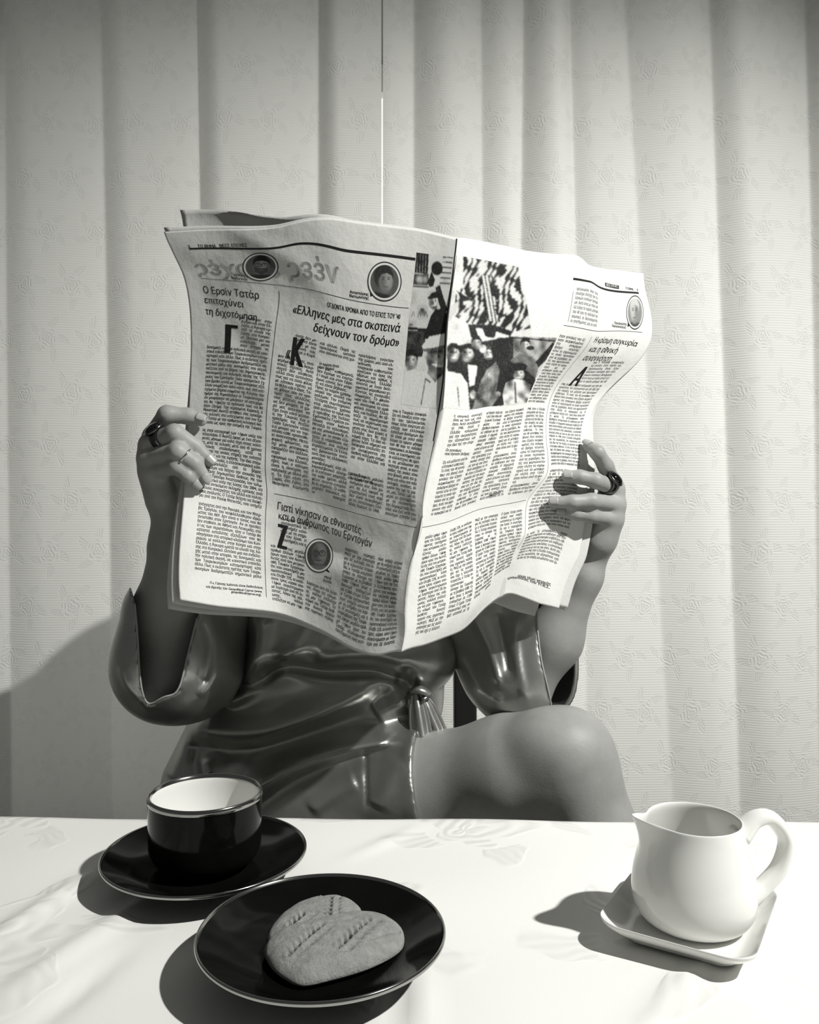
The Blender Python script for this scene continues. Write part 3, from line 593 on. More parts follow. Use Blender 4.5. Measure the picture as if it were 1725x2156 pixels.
def run(page, key, u0, v0, size, text, weight=0.0, wsc=1.0, track=0.0, slant=0.0, width=None, gap=0.0, ydir=(0., -1.), xdir=None):
    """one line of type; u0, v0 baseline start, size = em in page heights, width in page heights"""
    weight, boldx = weight if isinstance(weight, tuple) else (weight, ((0, 0),))
    adv = [GLY[(c, weight)][2]*wsc+track for c in text]; tot = sum(adv)*size
    xs = 1.0
    if width is not None: xs = width/max(tot, 1e-6)
    X, T, n, x = [], [], 0, 0.0
    for c, a in zip(text, adv):
        if c != ' ':
            co, tr, _ = GLY[(c, weight)]
            if len(tr):
                for bx, by in boldx: X.append(np.column_stack([(co[:, 0]*wsc+slant*co[:, 1]+x+bx), co[:, 1]+by])); T.append(tr+n); n += len(co)
        x += a+(gap if c == ' ' else 0)
    if not X: return
    X = np.vstack(X)*size; X[:, 0] *= xs
    if xdir is None: xdir = (1.0, 0.0)
    u = u0+(X[:, 0]*xdir[0]+X[:, 1]*ydir[0])/ASP; v = v0+X[:, 0]*xdir[1]+X[:, 1]*ydir[1]
    T = np.vstack(T)
    for _ in range({'ghost_print': 3, 'headline': 2, 'caption_text': 1}.get(key, 0)):   # finer triangles so that large letters follow the bent paper
        a, b, c = T.T; n = len(u); m = len(T); ab, bc, ca = n+np.arange(m), n+m+np.arange(m), n+2*m+np.arange(m)
        u = np.concatenate([u, (u[a]+u[b])/2, (u[b]+u[c])/2, (u[c]+u[a])/2]); v = np.concatenate([v, (v[a]+v[b])/2, (v[b]+v[c])/2, (v[c]+v[a])/2])
        T = np.vstack([np.column_stack(q) for q in ((a, ab, ca), (ab, b, bc), (ca, bc, c), (ab, bc, ca))])
    ink_add(key, page, u, v, T)
def headline(page, key, a, b, cap, text, weight=(.5, ((-.010, 0), (.010, 0))), slant=0.0):
    """line of type from pixel a to pixel b along its baseline, cap height in pixels"""
    q = page.inv([a[0], b[0], a[0], b[0]], [a[1], b[1], a[1]-cap, b[1]-cap]); p0, p1 = q[0]*[ASP, 1], q[1]*[ASP, 1]
    d = p1-p0; L = np.hypot(*d); d = d/L
    capv = .5*(abs(q[2][1]-q[0][1])+abs(q[3][1]-q[1][1])); size = capv/.70
    run(page, key, q[0][0], q[0][1], size, text, weight, 1.0, 0, slant, width=L, xdir=(d[0], d[1]), ydir=(0, -1))
def column(page, u0, u1, v0, v1, text, size=.0108, lead=.01045, key='body_text', start=0, weight=0.0, skip=(), wsc=.80):
    words = text.split(); k = start; rest = ''; rest_used = False; W_ = (u1-u0)*ASP; v = v0+lead*.8; sp = GLY[('n', weight)][2]*.5*wsc
    while v < v1:
        if any(a <= v <= b for a, b in skip): v += lead; continue
        line = []; w = 0
        while True:
            rest_used = bool(rest); wd = words[k % len(words)]; ww = sum(GLY[(c, weight)][2] for c in wd)*wsc*size
            if rest: wd, rest = rest, ''; ww = sum(GLY[(c, weight)][2] for c in wd)*wsc*size
            if w+ww+sp*size*len(line) > W_:
                room = (W_-w-sp*size*len(line))/(wsc*size); h = 0; acc = GLY[('-', weight)][2]
                while h < len(wd) and acc+GLY[(wd[h], weight)][2] < room: acc += GLY[(wd[h], weight)][2]; h += 1
                if h >= 2 and len(wd)-h >= 2: line.append(wd[:h]+'-'); w += acc*wsc*size; rest = wd[h:]
                elif not line: line.append(wd); w += ww; k += 1; break
                else: rest = wd if rest_used else ''
                break
            line.append(wd); w += ww; k += 1
        n = len(line)-1; last = line[-1].endswith('.') and (k*7919 % 3 == 0)
        gap = 0 if n == 0 or last else (W_-w)/size/n-GLY[('n', weight)][2]*.5*wsc*0
        s = 0; x = u0
        for i, wd in enumerate(line):
            run(page, key, x, v, size, wd, (weight, ((-.02, 0), (.02, 0))), wsc)
            x += (sum(GLY[(c, weight)][2] for c in wd)*wsc*size+(sp*size*1.3 if (n == 0 or last) else gap*size))/ASP
        v += lead
    return k
CH = sorted(set(TXT1+TXT2+TXT3+TXT4+TXT5+"ΟΓΔΟΝΤΑ ΧΡΟΝΙΑ ΑΠΟ ΤΟ ΕΠΟΣ ΤΟΥ '40«Ελληνες μες στα σκοτεινά δείχνουν τον δρόμο»Ο Ερσίν Τατάρ επιταχύνει τη διχοτόμησηΓιατί νίκησαν οι εθνικιστές και ο άνθρωπος του ΕρντογάνΓιάννης ΙωάννουΑναστάσης ΒιστωνίτηςΜετέ Χατάι23 ΒΗΜΑ ΝΕΕΣ ΕΠΟΧΕΣΗ πρώτη ήττα του ΆξοναΟμοψυχία και εσωτερική συνοχήΟι γυναίκες που έγιναν άνδρεςΠροπαγάνδαΟ κ. Γιάννης Ιωάννου είναι διεθνολόγος και ιδρυτής του Geopolitical Cyprus (www. geopoliticalcyprus.org).Η κρίσιμη συγκυρία και η εθνική συνεννόησηΠαναγιώτης Παυλόπουλος τέως γενικός γραμματέας του ΥΠΕΣ.νέες εποχέςKIn-ΖPZM0o")-{' '})
load_glyphs(CH, (0.0, .5))
def bar(x0, y0, x1, y1): return np.array([[x0, y0], [x1, y0], [x1, y1], [x0, y1]], float), np.array([[0, 1, 2], [0, 2, 3]])
def join(*g):
    c, t, n = [], [], 0
    for a, b in g: c.append(a); t.append(b+n); n += len(a)
    return np.vstack(c), np.vstack(t)
for w_ in (0.0, .5):                     # letters drawn from simpler strokes
    for a_, b_ in (('Κ', 'K'), ('Ρ', 'P'), ('Ζ', 'Z'), ('Μ', 'M')): GLY[(a_, w_)] = GLY[(b_, w_)]
    g = GLY[('K', w_)]; GLY[('κ', w_)] = [g[0]*[.80, .72], g[1], g[2]*.80]
    g = GLY[('0', w_)]; xm_ = g[0][:, 0]; GLY[('θ', w_)] = [*join((g[0], g[1]), bar(xm_.min()+.04, .31, xm_.max()-.04, .37)), g[2]]
    g = GLY[('o', w_)]; xc_ = g[0][:, 0].mean(); GLY[('φ', w_)] = [*join((g[0], g[1]), bar(xc_-.03, -.20, xc_+.03, .66)), g[2]]
    GLY[('π', w_)] = [*join(bar(.02, .43, .56, .50), bar(.11, 0, .175, .45), bar(.39, 0, .455, .45)), .58]
for w_ in (0.0, .5): GLY[(' ', w_)] = [np.zeros((0, 2)), np.zeros((0, 3), int), .28]
B1, B2, B3 = (.5, ((-.022, 0), (0, 0), (.022, 0))), (.5, ((-.03, -.008), (-.01, .008), (.01, -.008), (.03, .008))), (.5, ((-.12, 0), (-.06, 0), (0, 0), (.06, 0), (.12, 0)))
B4 = (.5, ((-.05, 0), (-.02, 0), (.02, 0), (.05, 0)))
# left page type
headline(LP, 'headline', (429, 617), (547, 630), 15, 'Ο Ερσίν Τατάρ')
headline(LP, 'headline', (431, 638), (514, 648), 14, 'επιταχύνει')
headline(LP, 'headline', (433, 662), (542, 676), 14, 'τη διχοτόμηση')
headline(LP, 'headline', (689, 646), (843, 672), 10, "ΟΓΔΟΝΤΑ ΧΡΟΝΙΑ ΑΠΟ ΤΟ ΕΠΟΣ ΤΟΥ '40", B2)
headline(LP, 'headline', (616, 658), (842, 700), 18, '«Ελληνες μες στα σκοτεινά', B1, .16)
headline(LP, 'headline', (659, 697), (840, 729), 18, 'δείχνουν τον δρόμο»', B1, .16)
headline(LP, 'headline', (583, 1072), (761, 1125), 16, 'Γιατί νίκησαν οι εθνικιστές')
headline(LP, 'headline', (586, 1092), (783, 1153), 16, 'και ο άνθρωπος του Ερντογάν')
for tx, a, b, c in (('Γ', (474, 743), (495, 745), 58), ('Κ', (610, 768), (637, 773), 62), ('«', (602, 754), (611, 755), 28), ('Ζ', (586, 1153), (602, 1157), 52)): headline(LP, 'headline', a, b, c, tx, B3 if tx in 'ΓΖ' else (B4 if tx == 'Κ' else B1))
for tx, a, b, c in (('Γιάννης', (488, 580), (522, 584), 5.5), ('Ιωάννου', (488, 587), (522, 591), 5.5), ('Αναστάσης', (737, 617), (777, 623), 6), ('Βιστωνίτης', (736, 625), (777, 631), 6), ('Μετέ', (683, 1217), (698, 1221), 5.5), ('Χατάι', (680, 1224), (698, 1229), 5.5),
                    ('ΤΟ ΒΗΜΑ', (417, 521), (456, 521), 6), ('ΝΕΕΣ ΕΠΟΧΕΣ', (463, 521), (522, 520), 7), ('2', (397, 522), (402, 522), 6), ('Η πρώτη ήττα', (673, 768), (714, 774), 5.5), ('του Άξονα', (673, 775), (704, 780), 5.5),
                    ('Ομοψυχία και', (733, 999), (771, 1007), 5.5), ('εσωτερική συνοχή', (733, 1007), (785, 1018), 5.5),
                    ('Ο κ. Γιάννης Ιωάννου είναι διεθνολόγος', (442, 1229), (554, 1240), 5), ('και ιδρυτής του Geopolitical Cyprus (www.', (434, 1237), (553, 1248), 5), ('geopoliticalcyprus.org).', (487, 1248), (551, 1255), 5)):
    headline(LP, 'caption_text', a, b, c, tx, B2)
headline(LP, 'ghost_print', (716, 598), (416, 577), 34, 'νέες εποχές', B2)
ku = column(LP, .20, .315, .272, .355, TXT1)
ku = column(LP, .065, .315, .357, .922, TXT1, start=ku, skip=((.56, .572), (.745, .757)))
cu = [.352+.149*k for k in range(4)]
k2 = column(LP, cu[0]+.055, cu[0]+.137, .292, .352, TXT2)
k2 = column(LP, cu[0], cu[0]+.137, .355, .685, TXT2, start=k2)
k2 = column(LP, cu[1], cu[1]+.137, .295, .685, TXT2, start=k2, skip=((.333, .362),))
k2 = column(LP, cu[2], cu[2]+.137, .300, .685, TXT2, start=k2, skip=((.572, .603),))
column(LP, cu[3]+.002, .945, .425, .685, TXT3)
column(LP, cu[0]+.035, cu[0]+.137, .752, .822, TXT4); column(LP, cu[0], cu[0]+.137, .825, .975, TXT4, start=30)
column(LP, cu[1], cu[1]+.137, .895, .975, TXT4, start=60); column(LP, cu[2], cu[2]+.137, .785, .982, TXT4, start=80); column(LP, cu[3], cu[3]+.14, .785, .982, TXT4, start=4)
# right page type
headline(RPg, 'headline', (1249, 721), (1340, 730), 12, 'Η κρίσιμη συγκυρία', B1, .16)
headline(RPg, 'headline', (1238, 740), (1298, 744), 12, 'και η εθνική', B1, .16)
headline(RPg, 'headline', (1225, 758), (1284, 761), 12, 'συνεννόηση', B1, .16)
headline(RPg, 'headline', (1197, 812), (1214, 813), 40, 'Α', B4)
for tx, a, b, c in (('Παναγιώτης', (1293, 682), (1320, 685), 5), ('Παυλόπουλος', (1288, 688), (1318, 692), 5), ('Οι γυναίκες', (938, 950), (971, 951), 5.5), ('που έγιναν άνδρες', (936, 958), (988, 958), 5.5),
                    ('Προπαγάνδα', (1028, 1046), (1053, 1039), 5), ('είναι τέως γενικός', (1090, 1214), (1160, 1233), 5), ('γραμματέας του ΥΠΕΣ.', (1068, 1220), (1158, 1240), 5), ('ΤΟ ΒΗΜΑ', (1317, 609), (1334, 612), 5), ('3', (1341, 613), (1344, 613), 5)):
    headline(RPg, 'caption_text', a, b, c, tx, B2)
rc = [.05+.152*k for k in range(4)]
k5 = 0
for i in range(4):
    k5 = column(RPg, rc[i]+.01, rc[i]+.140, .425, .682, TXT5, start=k5, skip=((.515, .54),) if i == 0 else (), size=.0105)
for i in range(4): k5 = column(RPg, rc[i]+.005, rc[i]+.138, .722, .972-.02*i, TXT4, start=20+31*i, size=.0105)
column(RPg, .508, .640, .192, .41, TXT5, start=40, size=.0105)
column(RPg, .78, .94, .262, .335, TXT3, size=.0102); k5 = column(RPg, .685, .94, .338, .900, TXT5, start=12, skip=((.60, .612), (.792, .804)), size=.0105)
column(RPg, .535, .68, .078, .162, TXT3, start=9, size=.0105, key='pale_text', wsc=.75)
# rules
def rule(page, key, pts, w, n=220):
    """ruled line through (u, v) points, width in page heights"""
    P = np.array(pts, float); t = np.linspace(0, len(P)-1, n); Q = np.column_stack([np.interp(t, np.arange(len(P)), P[:, i]) for i in (0, 1)])
    d = np.gradient(Q*[ASP, 1], axis=0); d /= np.linalg.norm(d, axis=1)[:, None]; nn = np.column_stack([-d[:, 1]/ASP, d[:, 0]])
    A = np.vstack([Q+nn*w/2, Q-nn*w/2]); i = np.arange(n-1)
    tr = np.vstack([np.column_stack([i, i+1, i+n]), np.column_stack([i+1, i+1+n, i+n])]); ink_add(key, page, A[:, 0], A[:, 1], tr, .00026)
rule(LP, 'ruled_lines', [(.07, .06), (.83, .06)], .0058); rule(LP, 'ruled_lines', [(.065, .17), (.825, .17)], .0014)
rule(LP, 'ruled_lines', [(.33, .187), (.33, .965)], .0013); rule(LP, 'ruled_lines', [(.355, .70), (.95, .70)], .0012)
rule(RPg, 'ruled_lines', [(.51, .06), (.96, .06)], .0058); rule(RPg, 'ruled_lines', [(.51, .17), (.96, .17)], .0012)
rule(RPg, 'ruled_lines', [(.665, .185), (.665, .85)], .0011); rule(RPg, 'ruled_lines', [(.02, .70), (.65, .70)], .0012); rule(RPg, 'ruled_lines', [(.52, .09), (.525, .16)], .001)
rule(RPg, 'ruled_lines', [(.74, .045), (.835, .047)], .011); rule(LP, 'fold_shade', [(.996, .0), (.996, .30), (.993, .49)], .0040); rule(LP, 'fold_shade', [(.997, .49), (.997, 1)], .0016)  # shade in the fold gap painted as a dark strip along the spine
run(RPg, 'white_type', .746, .0490, .0098, 'ΝΕΕΣ ΕΠΟΧΕΣ', B1, width=.083*ASP)
# ---- photographs printed on the pages: tone painted on a fine grid lying on the paper
def in_poly(X, Y, pts):
    P = np.asarray(pts, float); r = np.zeros(X.shape, bool); j = len(P)-1
    for i in range(len(P)):
        xi, yi, xj, yj = *P[i], *P[j]
        if yi != yj: r ^= ((yi > Y) != (yj > Y)) & (X < (xj-xi)*(Y-yi)/(yj-yi)+xi)
        j = i
    return r
class Paint:
    def __init__(s, X, Y, base): s.X, s.Y, s.T = X, Y, np.full(X.shape, float(base)); s.rs = np.random.RandomState(2)
    def poly(s, pts, v, a=1.0): k = in_poly(s.X, s.Y, pts); s.T[k] = s.T[k]*(1-a)+v*a
    def ell(s, cx, cy, rx, ry, v, soft=.12, a=1.0, rot=0):
        c, n = math.cos(rot), math.sin(rot); x, y = s.X-cx, s.Y-cy; q = np.hypot((c*x+n*y)/rx, (-n*x+c*y)/ry); k = np.clip((1+soft-q)/(2*soft), 0, 1)*a; s.T = s.T*(1-k)+v*k
    def line(s, x0, y0, x1, y1, w, v): 
        d = np.array([x1-x0, y1-y0], float); L = np.hypot(*d); d /= L; n = np.array([-d[1], d[0]])*w/2; p, q = np.array([x0, y0]), np.array([x1, y1]); s.poly([p+n, q+n, q-n, p-n], v)
    def face(s, cx, cy, rx, ry, tone, hair=None, smile=False, glasses=False, beard=False, light=1):
        s.ell(cx, cy, rx, ry, tone*.8); s.ell(cx+light*rx*.3, cy-ry*.1, rx*.55, ry*.6, tone*1.05, .5, .8); s.ell(cx-light*rx*.55, cy+ry*.05, rx*.5, ry*.8, tone*.4, .5, .8); s.ell(cx, cy+ry*.85, rx*.6, ry*.2, tone*.4, .6, .6)
        if hair is not None: s.poly([(cx-rx*1.1, cy+ry*.05), (cx-rx*1.05, cy-ry*.7), (cx-rx*.4, cy-ry*1.25), (cx+rx*.5, cy-ry*1.22), (cx+rx*1.1, cy-ry*.6), (cx+rx*1.05, cy), (cx+rx*.8, cy-ry*.45), (cx+rx*.1, cy-ry*.62), (cx-rx*.7, cy-ry*.5)], hair)
        for d in (-1, 1):
            s.ell(cx+d*rx*.40, cy-ry*.12, rx*.17, ry*.07, tone*.25, .4); s.line(cx+d*rx*.62, cy-ry*.28, cx+d*rx*.15, cy-ry*.26, ry*.08, tone*.3)
        s.poly([(cx-rx*.04, cy-ry*.05), (cx+rx*.10, cy-ry*.05), (cx+rx*.18, cy+ry*.25), (cx-rx*.16, cy+ry*.28)], tone*.72)
        if beard: s.poly([(cx-rx*.98, cy), (cx-rx*.6, cy+ry*.25), (cx, cy+ry*.30), (cx+rx*.6, cy+ry*.25), (cx+rx*.98, cy), (cx+rx*.8, cy+ry*.75), (cx, cy+ry*1.12), (cx-rx*.8, cy+ry*.75)], .06)
        s.ell(cx, cy+ry*.52, rx*.42, ry*.06, tone*.35 if not smile else .85, .3)
        if glasses:
            for d in (-1, 1):
                k = np.hypot((s.X-cx-d*rx*.42)/(rx*.38), (s.Y-cy+ry*.10)/(ry*.24)); s.T[(k > .82) & (k < 1.12)] = .05
            s.line(cx-rx*.1, cy-ry*.12, cx+rx*.1, cy-ry*.12, ry*.06, .05)
    def finish(s, grain=.05):
        T = s.T; k = np.array([.22, .56, .22])
        for ax in (0, 1): T = k[0]*np.roll(T, 1, ax)+k[1]*T+k[2]*np.roll(T, -1, ax)
        return np.clip(T+s.rs.normal(0, grain, T.shape)*(.4+T), .012, .80)
def print_grid(name, page, U, V, tone, parent=news, h=.0002):
    nv, nu = U.shape; P = page.lift(U.ravel(), V.ravel(), h)
    o = mesh_obj(name, P, grid_faces(nu, nv), M['print'], parent)
    a = o.data.color_attributes.new('tone', 'FLOAT_COLOR', 'POINT'); t = tone.ravel(); a.data.foreach_set('color', np.column_stack([t, t, t*.97, np.ones_like(t)]).astype(np.float32).ravel())
    return o
def crowd(X, Y):
    p = Paint(X, Y, .66); p.T += .05*np.sin(X/23)*np.sin(Y/31)
    # left building
    p.poly([(138, 150), (222, 160), (215, 292), (130, 288)], .05)
    for x in (150, 168, 186, 204): p.line(x, 170, x-5, 285, 5, .28)
    p.poly([(120, 290), (222, 295), (216, 368), (112, 362)], .16); p.ell(165, 330, 25, 22, .42, .4); p.ell(198, 330, 12, 20, .40, .4); p.line(112, 368, 222, 378, 10, .04)
    for k in range(6): p.line(312-4*k, 185+33*k, 378-4*k, 190+33*k, 9, .10)
    p.poly([(100, 400), (380, 400), (340, 700), (70, 690)], .55, .35)
    for i, x in enumerate((112, 152, 192)): p.line(x, 565, x+10, 530, 6, .3); p.line(x+10, 530, x+20, 565, 6, .3)
    p.line(90, 640, 215, 650, 18, .08); p.poly([(80, 655), (210, 655), (180, 820), (60, 830)], .10, .9)
    # waving soldier
    p.poly([(205, 650), (235, 560), (262, 520), (320, 510), (345, 560), (335, 690), (180, 710)], .045)
    p.poly([(262, 375), (292, 362), (315, 440), (342, 520), (318, 560), (285, 480)], .07); p.ell(262, 345, 26, 32, .70)
    p.ell(274, 258, 36, 44, .03, .06); p.poly([(240, 275), (212, 350), (228, 378), (250, 372), (262, 330)], .05)
    p.face(250, 472, 30, 46, .70, None, True); p.poly([(212, 448), (238, 415), (268, 405), (292, 432), (282, 446), (222, 456)], .06)
    # flags and facade on the right page
    fl = [(440, 178), (560, 200), (792, 250), (812, 400), (845, 480), (872, 640), (770, 660), (640, 622), (470, 610), (380, 560), (395, 400), (440, 380)]
    k = in_poly(X, Y, fl); st = 1.2*np.sin((X*.95+Y*.18)/8.0+2.3*np.sin(Y/47)+1.9*np.sin(X/23+Y/61))+.8*np.sin((X*.6-Y*.8)/17)+.5*np.sin((X+Y)/6.1)
    p.T[k] = np.where(st[k] > .25, .62, np.where(st[k] > -.4, .22, .04))
    p.poly([(560, 300), (600, 310), (660, 600), (600, 590)], .66); 
    for q in range(4): p.line(556+22*q, 300, 606+22*q, 600, 9, .07)
    p.poly([(400, 400), (450, 430), (500, 460), (430, 470)], .05); p.poly([(350, 500), (400, 470), (405, 520), (350, 600)], .60)
    p.poly([(900, 200), (1210, 250), (1190, 420), (1060, 720), (880, 690), (850, 480), (810, 300)], .76); p.poly([(800, 250), (900, 260), (880, 500), (840, 440)], .74)
    p.poly([(470, 612), (640, 620), (760, 660), (740, 690), (650, 660), (640, 700), (560, 690), (490, 700)], .06); p.poly([(520, 640), (560, 640), (580, 690), (540, 700)], .5)
    p.poly([(730, 690), (1040, 700), (1010, 850), (880, 860), (720, 840)], .34); p.line(730, 695, 1040, 722, 10, .06)
    # crowd
    p.poly([(335, 760), (760, 690), (760, 860), (900, 900), (900, 1010), (860, 1110), (480, 1158), (340, 1000)], .07)
    p.face(378, 800, 40, 55, .62, .05, True); p.face(468, 800, 40, 52, .66, .06); p.face(525, 735, 30, 40, .58, .06); p.face(602, 800, 30, 40, .72, .12, True); p.ell(565, 770, 22, 26, .5)
    p.ell(680, 775, 62, 76, .035, .06); p.face(836, 750, 29, 44, .56, .03); p.ell(868, 790, 24, 30, .42); p.ell(868, 765, 26, 14, .05)
    p.poly([(735, 845), (800, 800), (880, 825), (930, 860), (900, 960), (840, 905), (770, 870)], .26); p.poly([(900, 855), (1010, 728), (1032, 742), (960, 850), (920, 890)], .06)
    p.poly([(470, 870), (530, 880), (512, 1000), (480, 1010)], .74); p.ell(502, 1062, 20, 26, .55, .3); 
    p.poly([(590, 905), (650, 850), (672, 905), (650, 1050), (662, 1082), (612, 1152), (500, 1156), (550, 980)], .30); p.poly([(600, 930), (630, 880), (640, 1000), (600, 1100)], .46, .6)
    p.face(795, 930, 34, 44, .64, .05, True); p.ell(790, 885, 58, 26, .05); p.poly([(712, 985), (770, 962), (830, 972), (868, 1000), (862, 1112), (700, 1128), (690, 1060)], .58); p.line(770, 980, 775, 1115, 12, .22); p.ell(662, 1058, 18, 16, .5, .3)
    # man in the white beret
    p.face(108, 850, 40, 62, .55, .04); p.poly([(40, 930), (120, 900), (215, 915), (240, 960), (312, 905), (425, 930), (468, 990), (482, 1170), (30, 1150)], .70)
    p.poly([(225, 860), (310, 860), (316, 930), (262, 985), (212, 925)], .30); p.face(265, 830, 58, 78, .50, None, True); p.ell(265, 778, 56, 28, .14, .3); p.ell(285, 880, 26, 7, .8)
    p.poly([(178, 752), (226, 692), (334, 672), (338, 742), (250, 768), (186, 778)], .76); p.poly([(185, 770), (250, 764), (332, 742), (332, 765), (255, 785), (190, 790)], .22)
    p.line(200, 965, 172, 1130, 8, .25); p.line(232, 985, 200, 960, 10, .2); p.line(404, 1010, 415, 1140, 7, .4)
    rs = np.random.RandomState(9); tex = np.zeros(X.shape)
    for sc in (11, 19, 34, 60):
        for _ in range(5): a_ = rs.rand()*6.28; tex += np.sin((X*math.cos(a_)+Y*math.sin(a_))/sc*rs.uniform(.7, 1.4)+rs.rand()*6.28+1.2*np.sin(Y/sc/2+rs.rand()*6))*.5
    p.T = np.where(p.T < .60, np.clip(p.T*np.clip(1+.22*tex, .3, 1.7), 0, .8), p.T)
    p.T = np.where(p.T < .62, .74*(p.T/.74)**1.7, p.T)
    return p.finish()
Z2 = lambda G: ((G[..., 0]-830)/.3304, (G[..., 1]-480)/.3304)
for page, u0, u1, nu in ((LP, .832, .994, 90), (RPg, .004, .50, 150)):
    U, V = np.meshgrid(np.linspace(u0, u1, nu), np.linspace(.046 if page is LP else .040, .412, 210)); G = page.samp(page.G, U, V); X, Y = Z2(G)
    print_grid('photo_print', page, U, V, crowd(X, Y))['label'] = 'printed photograph of a cheering crowd with flags'
def portrait(page, cx, cy, rx, ry, kind, tail):
    r = np.linspace(0, 1, 40); a = np.linspace(0, 2*np.pi, 90); R_, A = np.meshgrid(r, a); px, py = cx+rx*R_*np.cos(A), cy+ry*R_*np.sin(A)
    x, y = (px-cx)/rx*100, (py-cy)/ry*100; p = Paint(x, y, .10)
    if kind == 0: p.poly([(-90, 130), (-60, 55), (60, 55), (95, 130)], .03); p.face(5, -8, 44, 58, .34, .02, glasses=True, beard=True)
    if kind == 1: p.poly([(-100, 130), (-55, 50), (30, 70), (70, 130)], .03); p.ell(-8, -30, 55, 66, .03); p.face(8, -5, 40, 60, .32, .03)
    if kind == 2: p.T[:] = .06; p.poly([(-95, 130), (-55, 55), (70, 60), (95, 130)], .16); p.face(2, -8, 52, 68, .22, None, False, glasses=True); p.line(-28, 38, 32, 44, 8, .2)
    if kind == 3: p.T[:] = .24; p.poly([(-95, 130), (-50, 55), (60, 60), (95, 130)], .06); p.face(-5, -5, 48, 68, .46, .5, light=-1)
    q = R_ > .93; T = p.finish(.02); T[R_ > .84] = .74; T[q] = .02
    uv = page.inv(px.ravel(), py.ravel()); o = print_grid('portrait_print', page, uv[:, 0].reshape(R_.shape), uv[:, 1].reshape(R_.shape), T, h=.0003)
    tq = np.array(tail, float); uv = page.inv(tq[:, 0], tq[:, 1]); mesh_obj('speech_tail', page.lift(uv[:, 0], uv[:, 1], .0002), [[0, 1, 2]], M['ink'], o, False)
portrait(LP, 549, 562, 38, 30, 0, [(519, 573), (530, 580), (521, 583)]); portrait(LP, 810, 593, 36, 42, 1, [(779, 610), (788, 622), (780, 625)])
portrait(LP, 672, 1170, 30, 36, 2, [(684, 1200), (696, 1190), (694, 1206)]); portrait(RPg, 1337, 658, 18, 36, 3, [(1323, 676), (1328, 686), (1321, 688)])
KM = dict(headline=('ink', 'headline'), body_text=('ink_text', 'body_text'), caption_text=('ink', 'caption_text'), ghost_print=('ink_pale', 'show_through_print'), white_type=('paper', 'reversed_type'), pale_text=('ink_grey', 'intro_text'), ruled_lines=('ink', 'ruled_lines'), fold_shade=('ink', 'fold_shade'))
for k, (Vs, Ts, n) in INK.items():
    o = mesh_obj(KM[k][1], np.vstack(Vs), np.vstack(Ts), M[KM[k][0]], news, smooth=(k == 'ghost_print'))
    if k in ('body_text', 'headline', 'caption_text', 'pale_text', 'white_type'): o['kind'] = 'stuff'

# ------------------------------------------------------------------ signed-distance modelling of the person
def smin(a, b, k):
    h = np.clip(.5+.5*(b-a)/k, 0, 1); return b*(1-h)+a*h-k*h*(1-h)
def nrm3(q): return np.sqrt(np.einsum('...i,...i->...', q, q))
class Cone:                              # tapered round limb segment
    def __init__(s, a, b, r1, r2, sc=None):
        s.a, s.b, s.r1, s.r2 = np.asarray(a, float), np.asarray(b, float), r1, r2; s.ba = s.b-s.a; s.q = float(s.ba@s.ba)+1e-12
        s.bs = ((s.a+s.b)/2, math.sqrt(s.q)/2+max(r1, r2))
    def __call__(s, P, c, hd):
        e = P-s.a; t = np.clip((e@s.ba)/s.q, 0, 1)
        return nrm3(e-t[..., None]*s.ba)-(s.r1+(s.r2-s.r1)*t)
class Ell:
    def __init__(s, c, r): s.c, s.r = np.asarray(c, float), np.asarray(r, float); s.bs = (s.c, s.r.max())
    def __call__(s, P, c, hd):
        q = (P-s.c)/s.r; k0 = nrm3(q); return k0*(k0-1)/(nrm3(q/s.r)+1e-9)
def bound(parts):
    c = np.mean([p.bs[0] for p in parts], 0); return c, max(np.linalg.norm(p.bs[0]-c)+p.bs[1] for p in parts)
class Blend:                             # smooth union of parts; parts far from the sampled block are skipped
    def __init__(s, parts, k): s.parts, s.k = parts, k; s.bs = bound(parts)
    def __call__(s, P, c, hd):
        d = None; far = 1e9
        for q in s.parts:
            lb = math.dist(q.bs[0], c)-q.bs[1]-hd
            if lb > max(2.2*s.k, .07)+.006: far = min(far, lb); continue
            v = q(P, c, hd); d = v if d is None else (smin(d, v, s.k) if s.k > 0 else np.minimum(d, v))
        return np.full(P.shape[:-1], far) if d is None else d
